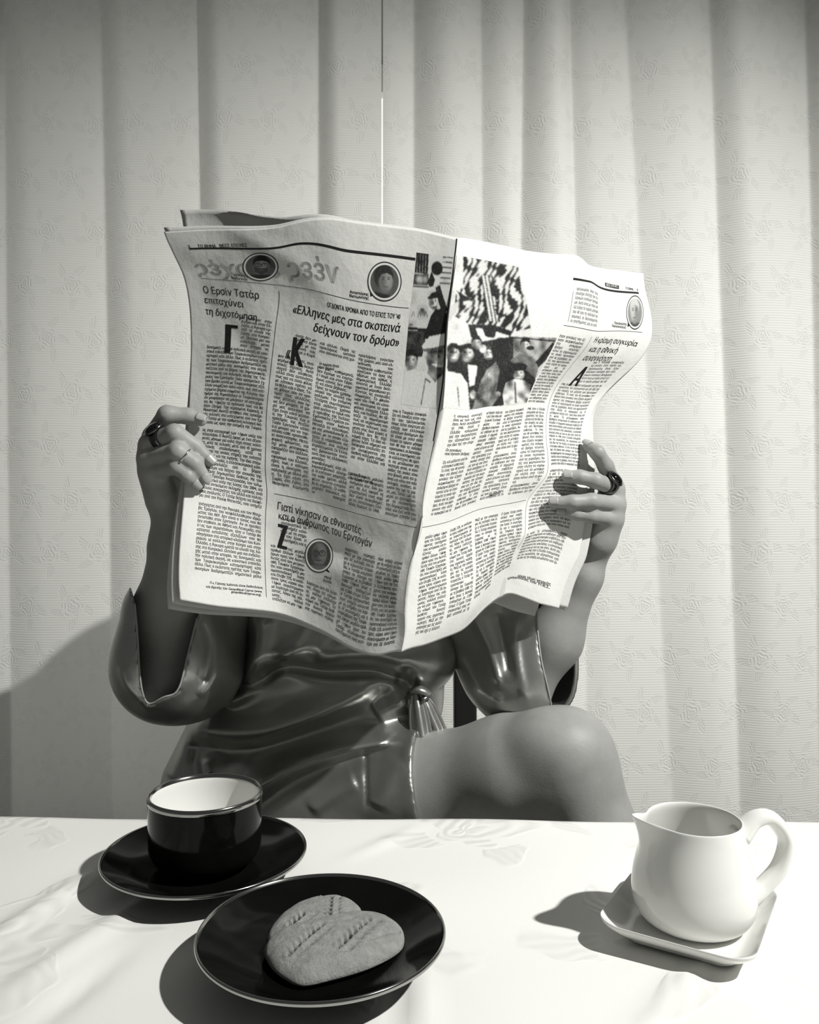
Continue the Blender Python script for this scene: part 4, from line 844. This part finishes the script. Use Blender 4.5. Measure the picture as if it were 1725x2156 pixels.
def surface_nets(f, lo, hi, h, nb=20):
    lo = np.asarray(lo, float); N = np.ceil((np.asarray(hi)-lo)/h/nb).astype(int); keys, pos, quads = [], [], []
    BIG = 4096; ck = lambda I: (I[..., 0]*BIG+I[..., 1])*BIG+I[..., 2]
    C8 = np.array([[i, j, k] for i in (0, 1) for j in (0, 1) for k in (0, 1)])
    E12 = [(a, b) for a in range(8) for b in range(a+1, 8) if np.abs(C8[a]-C8[b]).sum() == 1]
    hd = nb*h*math.sqrt(3)/2
    for bi in np.ndindex(*N):
        i0 = np.array(bi)*nb; ctr = lo+(i0+nb/2)*h
        if math.dist(f.bs[0], ctr) > f.bs[1]+hd or abs(float(np.asarray(f(ctr[None], ctr, hd)).ravel()[0])) > hd*1.25+.012: continue
        g = np.stack(np.meshgrid(*[np.arange(nb+2)-1+i0[a] for a in range(3)], indexing='ij'), -1)   # corners i0-1 .. i0+nb
        D = f(lo+g*h, ctr, hd+h*2); S = D < 0
        if S.all() or not S.any(): continue
        # cell vertices for cells i0 .. i0+nb-1
        d8 = np.stack([D[1+c[0]:nb+1+c[0], 1+c[1]:nb+1+c[1], 1+c[2]:nb+1+c[2]] for c in C8], -1) if False else None
        g2 = np.stack(np.meshgrid(*[np.arange(nb+1)+i0[a] for a in range(3)], indexing='ij'), -1); D2 = D[1:, 1:, 1:]
        c8 = np.stack([D2[c[0]:nb+c[0], c[1]:nb+c[1], c[2]:nb+c[2]] for c in C8], -1); s8 = c8 < 0
        act = s8.any(-1) & ~s8.all(-1)
        if act.any():
            ci = np.argwhere(act); v = c8[act]; sp = np.zeros((len(ci), 3)); n = np.zeros(len(ci))
            for a, b in E12:
                k = (v[:, a] < 0) != (v[:, b] < 0); t = v[k, a]/(v[k, a]-v[k, b]); sp[k] += C8[a]+t[:, None]*(C8[b]-C8[a]); n[k] += 1
            gi = ci+i0; keys.append(ck(gi)); pos.append(lo+(gi+sp/n[:, None])*h)
        # quads for edges starting at corners i0 .. i0+nb-1
        Sc = S[1:, 1:, 1:]
        for ax in range(3):
            A = Sc[:nb, :nb, :nb]; sl = [slice(0, nb)]*3; sl[ax] = slice(1, nb+1); B = Sc[tuple(sl)]
            e = np.argwhere(A != B)
            if not len(e): continue
            fl = A[tuple(e.T)]; u, w = np.zeros(3, int), np.zeros(3, int); u[(ax+1) % 3] = 1; w[(ax+2) % 3] = 1; G = e+i0
            q = np.stack([ck(G-u-w), ck(G-w), ck(G), ck(G-u)], 1); q[~fl] = q[~fl][:, ::-1]; quads.append(q)
    K = np.concatenate(keys); P = np.concatenate(pos); Q = np.concatenate(quads)
    o = np.argsort(K); K, P = K[o], P[o]; ix = np.searchsorted(K, Q); ix = np.minimum(ix, len(K)-1); ok = (K[ix] == Q).all(1)
    return P, ix[ok]
def relax(P, Q, it=2, lam=.5):
    E = np.vstack([Q[:, [0, 1]], Q[:, [1, 2]], Q[:, [2, 3]], Q[:, [3, 0]]]); n = len(P)
    cnt = np.bincount(E.ravel(), minlength=n)[:, None]+1e-9
    for i in range(it):
        for l in (lam, -lam*1.04):
            A = np.stack([np.bincount(E[:, 0], P[E[:, 1], a], n)+np.bincount(E[:, 1], P[E[:, 0], a], n) for a in range(3)], 1)/cnt; P = P+l*(A-P)
    return P
def chain(pts, rad, k=.004): return Blend([Cone(pts[i], pts[i+1], rad[i], rad[i+1]) for i in range(len(pts)-1)], k)
w = lambda x, y, d: W(x, y, d)
person = empty('person', (-.10, 1.15, 0.0))
# ---- hands: finger chains knuckle -> tip, thumb behind the paper
DL = lambda x, y: LP.depth_at(x, y); DR = lambda x, y: RPg.depth_at(x, y)
dl = DL(400, 950); print('paper depth at left hand', dl, DL(392, 870), DL(430, 1010), 'right', DR(1235, 1040), DR(1190, 1005), DR(1165, 1060))
FL = {  # left hand of the picture
 'index': ([w(322, 917, dl+.004), w(352, 873, dl-.012), w(396, 876, DL(398, 876)-.015), w(423, 885, DL(423, 887)-.011)], [.0105, .0100, .0088, .0070]),
 'middle': ([w(314, 934, dl-.010), w(368, 912, dl-.032), w(412, 941, DL(412, 945)-.021), w(442, 970, DL(440, 970)-.011)], [.0108, .0098, .0086, .0068]),
 'ring': ([w(312, 963, dl-.012), w(374, 950, dl-.036), w(410, 976, DL(410, 978)-.024), w(432, 1007, DL(432, 1005)-.012)], [.0108, .0098, .0085, .0066]),
 'pinky': ([w(318, 993, dl-.010), w(372, 981, dl-.032), w(396, 1002, DL(398, 1003)-.019), w(414, 1018, DL(414, 1018)-.010)], [.0100, .0090, .0076, .0060])}
dr = DR(1236, 1030)
FR = {
 'index': ([w(1289, 1014, dr+.012), w(1276, 982, dr-.002), w(1258, 953, dr-.012), w(1238, 940, DR(1236, 942)-.010)], [.0102, .0094, .0086, .0068]),
 'middle': ([w(1295, 1028, dr+.008), w(1254, 1012, dr-.022), w(1221, 1004, DR(1221, 1004)-.020), w(1195, 1004, DR(1196, 1003)-.010)], [.0104, .0092, .0082, .0072]),
 'ring': ([w(1297, 1062, dr+.006), w(1246, 1055, dr-.026), w(1205, 1057, DR(1205, 1058)-.021), w(1166, 1058, DR(1166, 1058)-.010)], [.0104, .0092, .0082, .0068]),
 'pinky': ([w(1291, 1092, dr+.006), w(1245, 1086, dr-.020), w(1212, 1082, DR(1212, 1082)-.015), w(1181, 1079, DR(1181, 1079)-.008)], [.0098, .0084, .0072, .0056])}
hl = [chain(*v) for v in FL.values()]; hr = [chain(*v) for v in FR.values()]
# palm, heel and wrist
WL, WR = w(365, 1086, dl+.024), w(1248, 1165, dr+.034)
palmL = Blend([Cone(w(326, 922, dl+.006), w(348, 1050, dl+.022), .0125, .016), Cone(w(318, 942, dl-.006), w(345, 1055, dl+.018), .0125, .016), Cone(w(316, 968, dl-.008), w(342, 1050, dl+.008), .0130, .017), Cone(w(322, 996, dl-.006), w(346, 1046, dl+.000), .0130, .0155),
               Cone(w(350, 1046, dl+.004), WL, .0150, .0200), Cone(w(372, 1005, dl+.022), w(360, 1060, dl+.028), .013, .017)], .012)
thumbL = chain([w(362, 1048, dl+.028), w(385, 985, dl+.034), w(398, 945, dl+.026), w(410, 912, dl+.022)], [.0150, .0120, .0105, .0085])
palmR = Blend([Cone(w(1288, 1020, dr+.018), w(1262, 1120, dr+.034), .0125, .016), Cone(w(1293, 1036, dr+.010), w(1263, 1130, dr+.030), .0125, .017), Cone(w(1294, 1066, dr+.008), w(1264, 1135, dr+.022), .0128, .018), Cone(w(1288, 1096, dr+.008), w(1258, 1140, dr+.018), .0128, .017),
               Cone(w(1260, 1135, dr+.022), WR, .0180, .0170), Cone(w(1240, 1070, dr+.036), w(1248, 1140, dr+.036), .013, .017)], .012)
thumbR = chain([w(1246, 1120, dr+.040), w(1228, 1060, dr+.042), w(1216, 1020, dr+.030), w(1206, 988, dr+.022)], [.0150, .0120, .0105, .0085])
handL = Blend([Blend(hl, .0012), palmL, thumbL], .006); handR = Blend([Blend(hr, .0012), palmR, thumbR], .006)
EL, ER = w(352, 1428, .992), w(1092, 1466, 1.055); SL, SR = w(470, 1105, 1.17), w(925, 1105, 1.17)
armL = Blend([Cone(WL, w(374, 1140, dl+.034), .0200, .0285), Cone(w(374, 1140, dl+.034), w(356, 1290, .99), .0285, .0400), Cone(w(356, 1290, .99), EL, .0400, .0350), Cone(EL, SL, .036, .044)], .02)
armR = Blend([Cone(WR, w(1228, 1212, dr+.036), .0165, .0215), Cone(w(1228, 1212, dr+.036), w(1165, 1345, 1.045), .0215, .0345), Cone(w(1165, 1345, 1.045), ER, .0345, .0330), Cone(ER, SR, .035, .044)], .02)
# trunk, legs
HIPc = w(620, 1690, 1.14)
trunk = Blend([Cone(w(585, 1130, 1.17), w(600, 1480, 1.155), .072, .070), Cone(w(810, 1130, 1.17), w(770, 1480, 1.155), .072, .070), Cone(w(600, 1480, 1.155), w(560, 1700, 1.15), .070, .095), Cone(w(770, 1480, 1.155), w(700, 1700, 1.15), .068, .090),
               Cone(SL, SR, .046, .046), Cone(w(697, 1110, 1.17), w(697, 1000, 1.155), .050, .047)], .05)
KN = w(1190, 1604, .955)
legA = Blend([Cone(w(640, 1690, 1.13), w(880, 1664, 1.045), .070, .0675), Cone(w(880, 1664, 1.045), w(1080, 1622, .985), .0675, .0610), Cone(w(1080, 1620, .985), KN, .0600, .0530), Cone(KN, KN+[.065, -.01, -.17], .0530, .054), Cone(KN+[.065, -.01, -.17], KN+[.11, .0, -.36], .054, .031), Ell(w(1172, 1560, .945), [.045, .035, .030])], .03)
AN = KN+[.11, .0, -.36]
footA = Blend([Cone(AN, AN+[.02, -.02, -.035], .031, .028), Cone(AN+[.02, .0, -.045], AN+[.08, -.12, -.07], .028, .024), Cone(AN+[.08, -.12, -.07], AN+[.10, -.165, -.085], .022, .015)], .02)
h2 = w(560, 1700, 1.14); K2 = np.array([.06, .90, .50]); A2 = np.array([.05, .98, .085])
legB = Blend([Cone(h2, K2, .086, .055), Cone(K2, K2+[0, .03, -.16], .053, .052), Cone(K2+[0, .03, -.16], A2, .052, .031), Cone(A2+[0, .02, -.045], A2+[.0, -.12, -.058], .030, .024), Cone(A2+[.0, -.12, -.058], A2+[.005, -.17, -.066], .024, .017)], .025)
# head
HC = np.array(w(697, 870, 1.135)); HC[2] = TABLE+.325
face = -1
head = Blend([Ell(HC+[0, .012, .022], [.074, .092, .082]), Ell(HC+[0, -.022, -.038], [.056, .066, .070]), Cone(HC+[0, -.040, -.088], HC+[0, -.052, -.092], .024, .020), Cone(HC+[0, .02, -.05], w(697, 1050, 1.16), .047, .050)], .03)
feat = [Blend([head, Cone(HC+[0, -.086, .012], HC+[0, -.102, -.026], .008, .012), Ell(HC+[0, -.083, -.060], [.022, .010, .006]), Ell(HC+[0, -.082, -.068], [.019, .010, .006])], .008),
        Ell(HC+[.078, .006, -.012], [.008, .020, .030]), Ell(HC+[-.078, .006, -.012], [.008, .020, .030])]
class Sub:
    def __init__(s, a, subs, k): s.a, s.subs, s.k = a, subs, k; s.bs = a.bs
    def __call__(s, P, c, hd):
        d = s.a(P, c, hd)
        for q in s.subs: d = -smin(-d, q(P, c, hd), s.k)
        return d
headF = Sub(Blend(feat, .004), [Ell(HC+[sx*.031, -.094, .008], [.018, .014, .011]) for sx in (-1, 1)], .008)
limb = Blend([handL, armL], .012); limbR = Blend([handR, armR], .012)
bodyF = Blend([limb, limbR, trunk, Blend([legA, footA], .012), legB, headF], .012)
P, Q = surface_nets(bodyF, (-.46, .72, .0), (.46, 1.36, 1.32), .0026)
P = relax(P, Q, 1)
body = mesh_obj('body', P, Q, M['skin'], person)
print('body', len(P))
for sx in (-1, 1):
    V, f = lathe([(0.0001, -.0115), (.006, -.0098), (.0098, -.006), (.0115, 0), (.0098, .006), (.006, .0098), (.0001, .0115)], 20)
    mesh_obj('eye', V+HC+[sx*.031, -.078, .008], f, M['eye'], person)
hairF = Sub(Blend([Ell(HC+[0, .022, .032], [.088, .100, .088]), Cone(HC+[.05, .05, -.02], HC+[.075, .03, -.17], .045, .03), Cone(HC+[-.05, .05, -.02], HC+[-.075, .03, -.17], .045, .03), Cone(HC+[0, .07, -.02], HC+[0, .085, -.16], .05, .045)], .03), [Ell(HC+[0, -.085, -.025], [.060, .075, .085])], .01)
P, Q = surface_nets(hairF, HC-[.16, .16, .25], HC+[.16, .2, .17], .005); mesh_obj('hair', relax(P, Q, 1), Q, M['hair'], person)
# fingernails
def nail(chn, rad, dorsal, sc=1.0):
    tip, prev = np.asarray(chn[-1]), np.asarray(chn[-2]); t = tip-prev; t /= np.linalg.norm(t); d = np.asarray(dorsal, float); d -= t*(d@t); d /= np.linalg.norm(d); s = np.cross(t, d); r = rad[-1]
    U, A = np.meshgrid(np.linspace(-1, 1, 9), np.linspace(-1, 1, 9)); L = .0054*sc
    x = U*(1-.12*np.clip(A, 0, 1)**2); ang = x*.70; y = A*L
    rr = (rad[-1]*1.045+.0004+np.interp(-A, [-1, 1], [0, .0009]))
    c = tip+t*(y+.0008)[..., None]+rr[..., None]*(np.sin(ang)[..., None]*s+np.cos(ang)[..., None]*d)
    rd = np.clip((np.abs(A)**4+np.abs(U)**4)-1, 0, None)*.0016; c -= rd[..., None]*d
    o = mesh_obj('fingernail', c.reshape(-1, 3), grid_faces(9, 9), M['nail'], person); md = o.modifiers.new('t', 'SOLIDIFY'); md.thickness = .0007
for nm, dv in (('index', (.25, -.75, .5)), ('middle', (.55, -.7, .1)), ('ring', (.45, -.85, .05)), ('pinky', (.3, -.9, -.1))): nail(*FL[nm], dv)
for nm, dv in (('index', (.1, -.9, .35)), ('middle', (-.05, -.85, .5)), ('ring', (-.05, -.9, .4)), ('pinky', (0, -.85, .4))): nail(*FR[nm], dv)
# rings worn on the fingers
def ring_on(a, b, t, rad, wid, m, label, stone=None, thick=.0014, sm=None):
    a, b = np.asarray(a), np.asarray(b); c = a+(b-a)*t; ax = (b-a)/np.linalg.norm(b-a); z = np.array([0, 0, 1.]); q = Vector((0, 0, 1)).rotation_difference(Vector(ax)).to_matrix(); Rm = np.array(q)
    prof = [(rad, -wid/2), (rad+thick, -wid/2), (rad+thick*1.25, -wid/4), (rad+thick*1.25, wid/4), (rad+thick, wid/2), (rad, wid/2), (rad, -wid/2)]
    V, f = lathe(prof, 48)
    if stone is not None:                # band widens into a signet shoulder below the stone
        d = np.asarray(stone, float); d = d-ax*(d@ax); d /= np.linalg.norm(d); dl_ = Rm.T@d; an = math.atan2(dl_[1], dl_[0]); g = np.exp(-(np.angle(np.exp(1j*(np.arctan2(V[:, 1], V[:, 0])-an)))/.7)**2)
        V[:, 2] *= 1+.55*g; rr = np.hypot(V[:, 0], V[:, 1]); s = 1+np.where(rr > rad+thick*.5, .18, 0)*g; V[:, 0] *= s; V[:, 1] *= s
    o = mesh_obj('finger_ring', V@Rm.T+c, f, m, person); o['label'] = label
    if stone is not None:
        V, f = lathe([(0.0001, 0), (.0062, 0), (.0066, .0012), (.0060, .0028), (.0042, .0040), (.0001, .0046)], 28); V *= 1.3; V[:, 0] *= 1.15
        q = np.array(Vector((0, 0, 1)).rotation_difference(Vector(d)).to_matrix()); so = mesh_obj('ring_stone', V@q.T+c+d*(rad+thick*1.6), f, M['stone'], o); so['label'] = 'polished black ring stone'
        V, f = lathe([(.0060, -.001), (.0078, -.001), (.0080, .0010), (.0070, .0018), (.0062, .0010), (.0060, -.001)], 28); V *= 1.3; V[:, 0] *= 1.12
        so = mesh_obj('ring_bezel', V@q.T+c+d*(rad+thick*1.6), f, m, o)
ring_on(FL['middle'][0][0], FL['middle'][0][1], .48, .0108, .0100, M['dark_silver'], 'heavy ornate dark silver ring with a black stone', stone=(-.55, -.45, .75))
ring_on(FL['ring'][0][1], FL['ring'][0][2], .42, .0096, .0020, M['silver'], 'thin plain silver band', thick=.0009)
ring_on(FR['middle'][0][0], FR['middle'][0][1], .40, .0104, .0090, M['dark_silver'], 'heavy dark signet ring with a square black stone', stone=(.75, -.35, .55))

# ------------------------------------------------------------------ satin robe
bagL = Blend([Cone(SL+[0, .01, 0], w(388, 1395, 1.03), .080, .070), Cone(w(388, 1395, 1.03), w(358, 1398, .985), .066, .062), Cone(w(358, 1398, .985), w(352, 1290, .975), .062, .052)], .03)
bagR = Blend([Cone(SR+[0, .01, 0], w(1075, 1400, 1.075), .078, .062), Cone(w(1075, 1400, 1.075), w(1112, 1430, 1.045), .060, .060), Cone(w(1112, 1430, 1.045), w(1150, 1330, 1.04), .060, .048)], .03)
OPL = [(262, 1190), (283, 1262), (290, 1340), (296, 1440), (312, 1484), (345, 1466), (375, 1456), (395, 1380), (418, 1290), (440, 1190)]
OPR = [(1137, 1200), (1133, 1270), (1131, 1310), (1140, 1390), (1154, 1450), (1168, 1520), (1196, 1560), (1250, 1560), (1300, 1400), (1330, 1200)]
def poly_sd(px, py, pts):
    P = np.asarray(pts, float); d = np.full(px.shape, 1e9)
    for i in range(len(P)):
        a, b = P[i], P[(i+1) % len(P)]; e = b-a; t = np.clip(((px-a[0])*e[0]+(py-a[1])*e[1])/(e@e), 0, 1); d = np.minimum(d, np.hypot(px-a[0]-t*e[0], py-a[1]-t*e[1]))
    return np.where(in_poly(px, py, pts), -d, d)
class Sleeve:
    def __init__(s, bag, op, th, dcut): s.bag, s.op, s.th, s.dcut = bag, op, th, dcut; s.bs = bag.bs
    def __call__(s, P, c, hd):
        d = s.bag(P, c, hd); px, py, z = PJ(P.reshape(-1, 3)); cut = poly_sd(px, py, s.op).reshape(d.shape)*(z.reshape(d.shape)/F); z = z.reshape(d.shape)
        shell = np.maximum(d, -(d+s.th))
        inside = np.maximum(cut, z-s.dcut)          # opening carved from the front only
        up = (SHY-py.reshape(d.shape))/F             # above the shoulder line nothing is cut
        return np.maximum(shell, -inside)
SHY = 1000
slL, slR = Sleeve(bagL, OPL, .0066, 1.005), Sleeve(bagR, OPR, .0066, 1.055)
hem = (w(864, 1540, 1.0), w(881, 1690, .972)); hv = hem[1]-hem[0]; hn = np.cross(hv, FW+np.array([.30, 0, 0])); hn /= np.linalg.norm(hn)
if hn[0] < 0: hn = -hn
class Clip:
    def __init__(s, a, p, n): s.a, s.p, s.n = a, p, n; s.bs = a.bs
    def __call__(s, P, c, hd): return np.maximum(s.a(P, c, hd), (P-s.p)@s.n)
bodice = Blend([Cone(w(590, 1130, 1.165), w(560, 1480, 1.14), .088, .083), Cone(w(840, 1130, 1.165), w(800, 1470, 1.13), .088, .080), Cone(w(700, 1150, 1.165), w(690, 1470, 1.12), .088, .086), Cone(SL, SR, .060, .060),
                Ell(w(610, 1350, 1.075), [.066, .05, .055]), Ell(w(880, 1385, 1.075), [.052, .045, .045]), Ell(w(760, 1370, 1.07), [.08, .04, .045])], .035)
lower = Blend([Cone(w(560, 1470, 1.14), w(505, 1660, 1.14), .083, .106), Cone(w(800, 1470, 1.13), w(690, 1660, 1.13), .080, .100), Cone(w(690, 1480, 1.11), w(640, 1640, 1.09), .080, .095)], .04)
skirt = Clip(Blend([Cone(w(600, 1690, 1.12), w(900, 1660, 1.040), .108, .0820), Cone(w(520, 1700, 1.14), h2+(K2-h2)*.75, .105, .075)], .03), hem[0], hn)
robeF = Blend([Blend([bodice, lower], .03), skirt], .025)
P, Q = surface_nets(robeF, (-.42, .80, .42), (.24, 1.36, 1.12), .0026); P = relax(P, Q, 1)
# folds: ridges and creases pressed along lines seen from the front
FOLDS = [([(460, 1710), (530, 1658), (600, 1618), (670, 1588), (760, 1562), (872, 1540)], .016, 19), ([(440, 1680), (505, 1628), (565, 1592), (650, 1560), (760, 1528), (880, 1496)], -.008, 24),
         ([(520, 1722), (600, 1664), (690, 1622), (790, 1596), (868, 1578)], -.007, 18), ([(400, 1572), (470, 1586), (560, 1578), (650, 1548), (760, 1496), (850, 1440)], -.010, 24), ([(412, 1530), (500, 1538), (590, 1524), (700, 1488), (800, 1446)], .012, 30),
         ([(470, 1464), (540, 1436), (600, 1406), (680, 1418), (790, 1418), (880, 1450)], -.014, 12), ([(480, 1416), (560, 1384), (620, 1366), (700, 1372), (800, 1372), (890, 1406)], .011, 28),
         ([(556, 1290), (548, 1370), (524, 1440), (470, 1474)], .015, 20), ([(490, 1290), (495, 1370), (480, 1440)], -.022, 26), ([(600, 1392), (645, 1335), (672, 1285)], .008, 20), ([(650, 1400), (700, 1345), (734, 1300)], -.006, 20),
         ([(862, 1400), (852, 1450), (880, 1482)], -.006, 14), ([(790, 1508), (830, 1486), (868, 1476)], .012, 26), ([(432, 1590), (450, 1650), (440, 1700)], .010, 22), ([(408, 1560), (412, 1640), (416, 1700)], -.008, 15), ([(360, 1640), (390, 1580), (430, 1510)], .007, 20),
         ([(769, 1578), (773, 1700)], -.0026, 5), ([(650, 1705), (710, 1660), (750, 1640)], .005, 22), ([(790, 1700), (820, 1650), (850, 1606)], .004, 22)]
def fold_disp(P, folds):
    px, py, z = PJ(P); d = np.zeros(len(P))
    for pts, amp, wd in folds:
        q = spline(pts, 40); m = np.full(len(P), 1e9); tt = np.zeros(len(P))
        for i in range(39):
            a, b = q[i], q[i+1]; e = b-a; t = np.clip(((px-a[0])*e[0]+(py-a[1])*e[1])/(e@e+1e-9), 0, 1); dd = np.hypot(px-a[0]-t*e[0], py-a[1]-t*e[1]); k = dd < m; m[k] = dd[k]; tt[k] = (i+t[k])/39
        d += amp*np.exp(-(m/wd)**2)*np.clip(np.minimum(tt, 1-tt)/.12+.25, 0, 1)
    return d
def vnorm(P, Q):
    n = np.cross(P[Q[:, 2]]-P[Q[:, 0]], P[Q[:, 3]]-P[Q[:, 1]]); N = np.zeros_like(P)
    for i in range(4): 
        for a in range(3): N[:, a] += np.bincount(Q[:, i], n[:, a], len(P))
    return N/(np.linalg.norm(N, axis=1)[:, None]+1e-12)
N = vnorm(P, Q); wt = np.clip(-N[:, 1]*2.0, 0, 1); _x, _y, _ = PJ(P); wt *= np.where(_y > 1525, np.clip((868+.11*(_y-1540)-_x)/70, 0, 1), 1); P = P-np.array([0, 1., 0])*(1.1*fold_disp(P, FOLDS)*wt)[:, None]; P = relax(P, Q, 2)
robe = mesh_obj('robe', P, Q, M['satin'], person); robe['label'] = 'dark satin robe with pale piped sleeves'
SF_L = [([(255, 1400), (275, 1450), (320, 1492)], .004, 10), ([(440, 1300), (460, 1360), (455, 1420), (420, 1470)], .006, 10), ([(425, 1310), (440, 1370), (425, 1440)], -.004, 9), ([(480, 1240), (490, 1330), (470, 1420)], .006, 12)]
SF_R = [([(1000, 1300), (1030, 1370), (1050, 1440)], .006, 10), ([(1045, 1290), (1062, 1360), (1075, 1420)], -.005, 9), ([(1085, 1310), (1090, 1400), (1110, 1480)], .003, 10), ([(985, 1400), (1010, 1450), (1060, 1480)], .004, 10)]
for f_, lo, hi, fo, op, dd in ((slL, w(200, 1560, 1.0)-[0, .2, 0], w(640, 960, 1.0)+[.02, .34, .06], SF_L, OPL[1:9], (.935, 1.0)), (slR, w(820, 1600, 1.0)-[0, .2, 0], w(1300, 960, 1.0)+[.02, .34, .06], SF_R, OPR[1:6], (.99, 1.05))):
    P, Q = surface_nets(f_, lo, hi, .0026); N = vnorm(P, Q); wt = np.clip(-N[:, 1]*1.6, 0, 1); px, py, z = PJ(P); wt *= np.clip(poly_sd(px, py, op if f_ is slR else OPL)/12, 0, 1)
    P = P-np.array([0, 1., 0])*(fold_disp(P, fo)*wt)[:, None]; P = relax(P, Q, 1); mesh_obj('sleeve', P, Q, M['satin'], robe)
    # piping along the sleeve opening, laid on the sleeve surface
    path = []
    for x, y in spline(op, 70):
        ds = np.linspace(.86, 1.06, 120); v = f_.bag(W(np.full(120, x), np.full(120, y), ds), W(x, y, .96), .5); k = np.argmax(v < .0005)
        if v[k] < .0005: path.append(W(x, y, ds[k]))
    path = np.array(path); k = np.ones(9)/9
    if len(path) > 10:
        sm = np.column_stack([np.convolve(np.pad(path[:, a], 4, mode='edge'), k, 'valid') for a in range(3)]); V, fc = tube(sm, .0011, 8); mesh_obj('piping', V, fc, M['piping'], robe)
# belt: knot at the waist, two tails falling to the thigh, band round the waist
def ribbon(path, wid, m, name, parent, thick=.0022, side=(1, 0, 0)):
    Pp = spline(path, 40); T = np.gradient(Pp, axis=0); T /= np.linalg.norm(T, axis=1)[:, None]; s = np.asarray(side, float)-T*(T@np.asarray(side, float))[:, None]; s /= np.linalg.norm(s, axis=1)[:, None]; n = np.cross(T, s)
    t = np.linspace(-1, 1, 9); wd = np.interp(np.linspace(0, 1, 40), np.linspace(0, 1, len(wid)), wid)
    V = Pp[:, None]+s[:, None]*(t[None, :, None]*wd[:, None, None]/2)+n[:, None]*(.18*wd[:, None, None]*np.cos(t*4.2)[None, :, None])
    o = mesh_obj(name, V.reshape(-1, 3), grid_faces(9, 40), m, parent); md = o.modifiers.new('t', 'SOLIDIFY'); md.thickness = thick; md.offset = 0; return o
ribbon([w(876, 1462, 1.034), w(880, 1490, 1.030), w(884, 1520, 1.026), w(888, 1552, 1.022)], [.012, .022, .026, .028], M['satin'], 'belt_tail', robe)
ribbon([w(888, 1462, 1.038), w(900, 1490, 1.036), w(912, 1520, 1.034), w(926, 1552, 1.032)], [.010, .020, .024, .024], M['satin'], 'belt_tail', robe)
V, f = tube(spline([w(866, 1458, 1.044), w(882, 1452, 1.030), w(902, 1462, 1.034), w(890, 1474, 1.028)], 24), [.004]*4+[.0085]*14+[.005]*6, 14, flat=.6); mesh_obj('belt_knot', V, f, M['satin'], robe)
tag(person, 'person in a dark satin robe seated with crossed legs, reading a newspaper', 'person')

# ------------------------------------------------------------------ chair
chair = empty('dining_chair', (-.10, 1.2, 0))
xp = W(979, 1470, 1.29); xl = xp[0]-.40
for x in (xp[0], xl):
    V, f = bevel_box((.036, .026, 1.0), .004); V[:, 2] += .5; V[:, 1] += np.clip(V[:, 2]-.45, 0, 1)*.10
    mesh_obj('back_post', V+[x, xp[1]-.04, 0.001], f, M['black_wood'], chair, False)
    V, f = bevel_box((.036, .036, .484), .004); V[:, 2] += .243; mesh_obj('leg', V+[x, xp[1]-.42, 0], f, M['black_wood'], chair, False)
for z, hh in ((.62, .035), (.93, .06)): box_obj('back_rail', ((xp[0]+xl)/2, xp[1]-.04+(z-.45)*.10, z), (.37, .018, hh), M['black_wood'], chair)
box_obj('seat', ((xp[0]+xl)/2, xp[1]-.24, .500), (.44, .44, .028), M['black_wood'], chair, .008)
tag(chair, 'black wooden dining chair behind the seated person', 'chair')
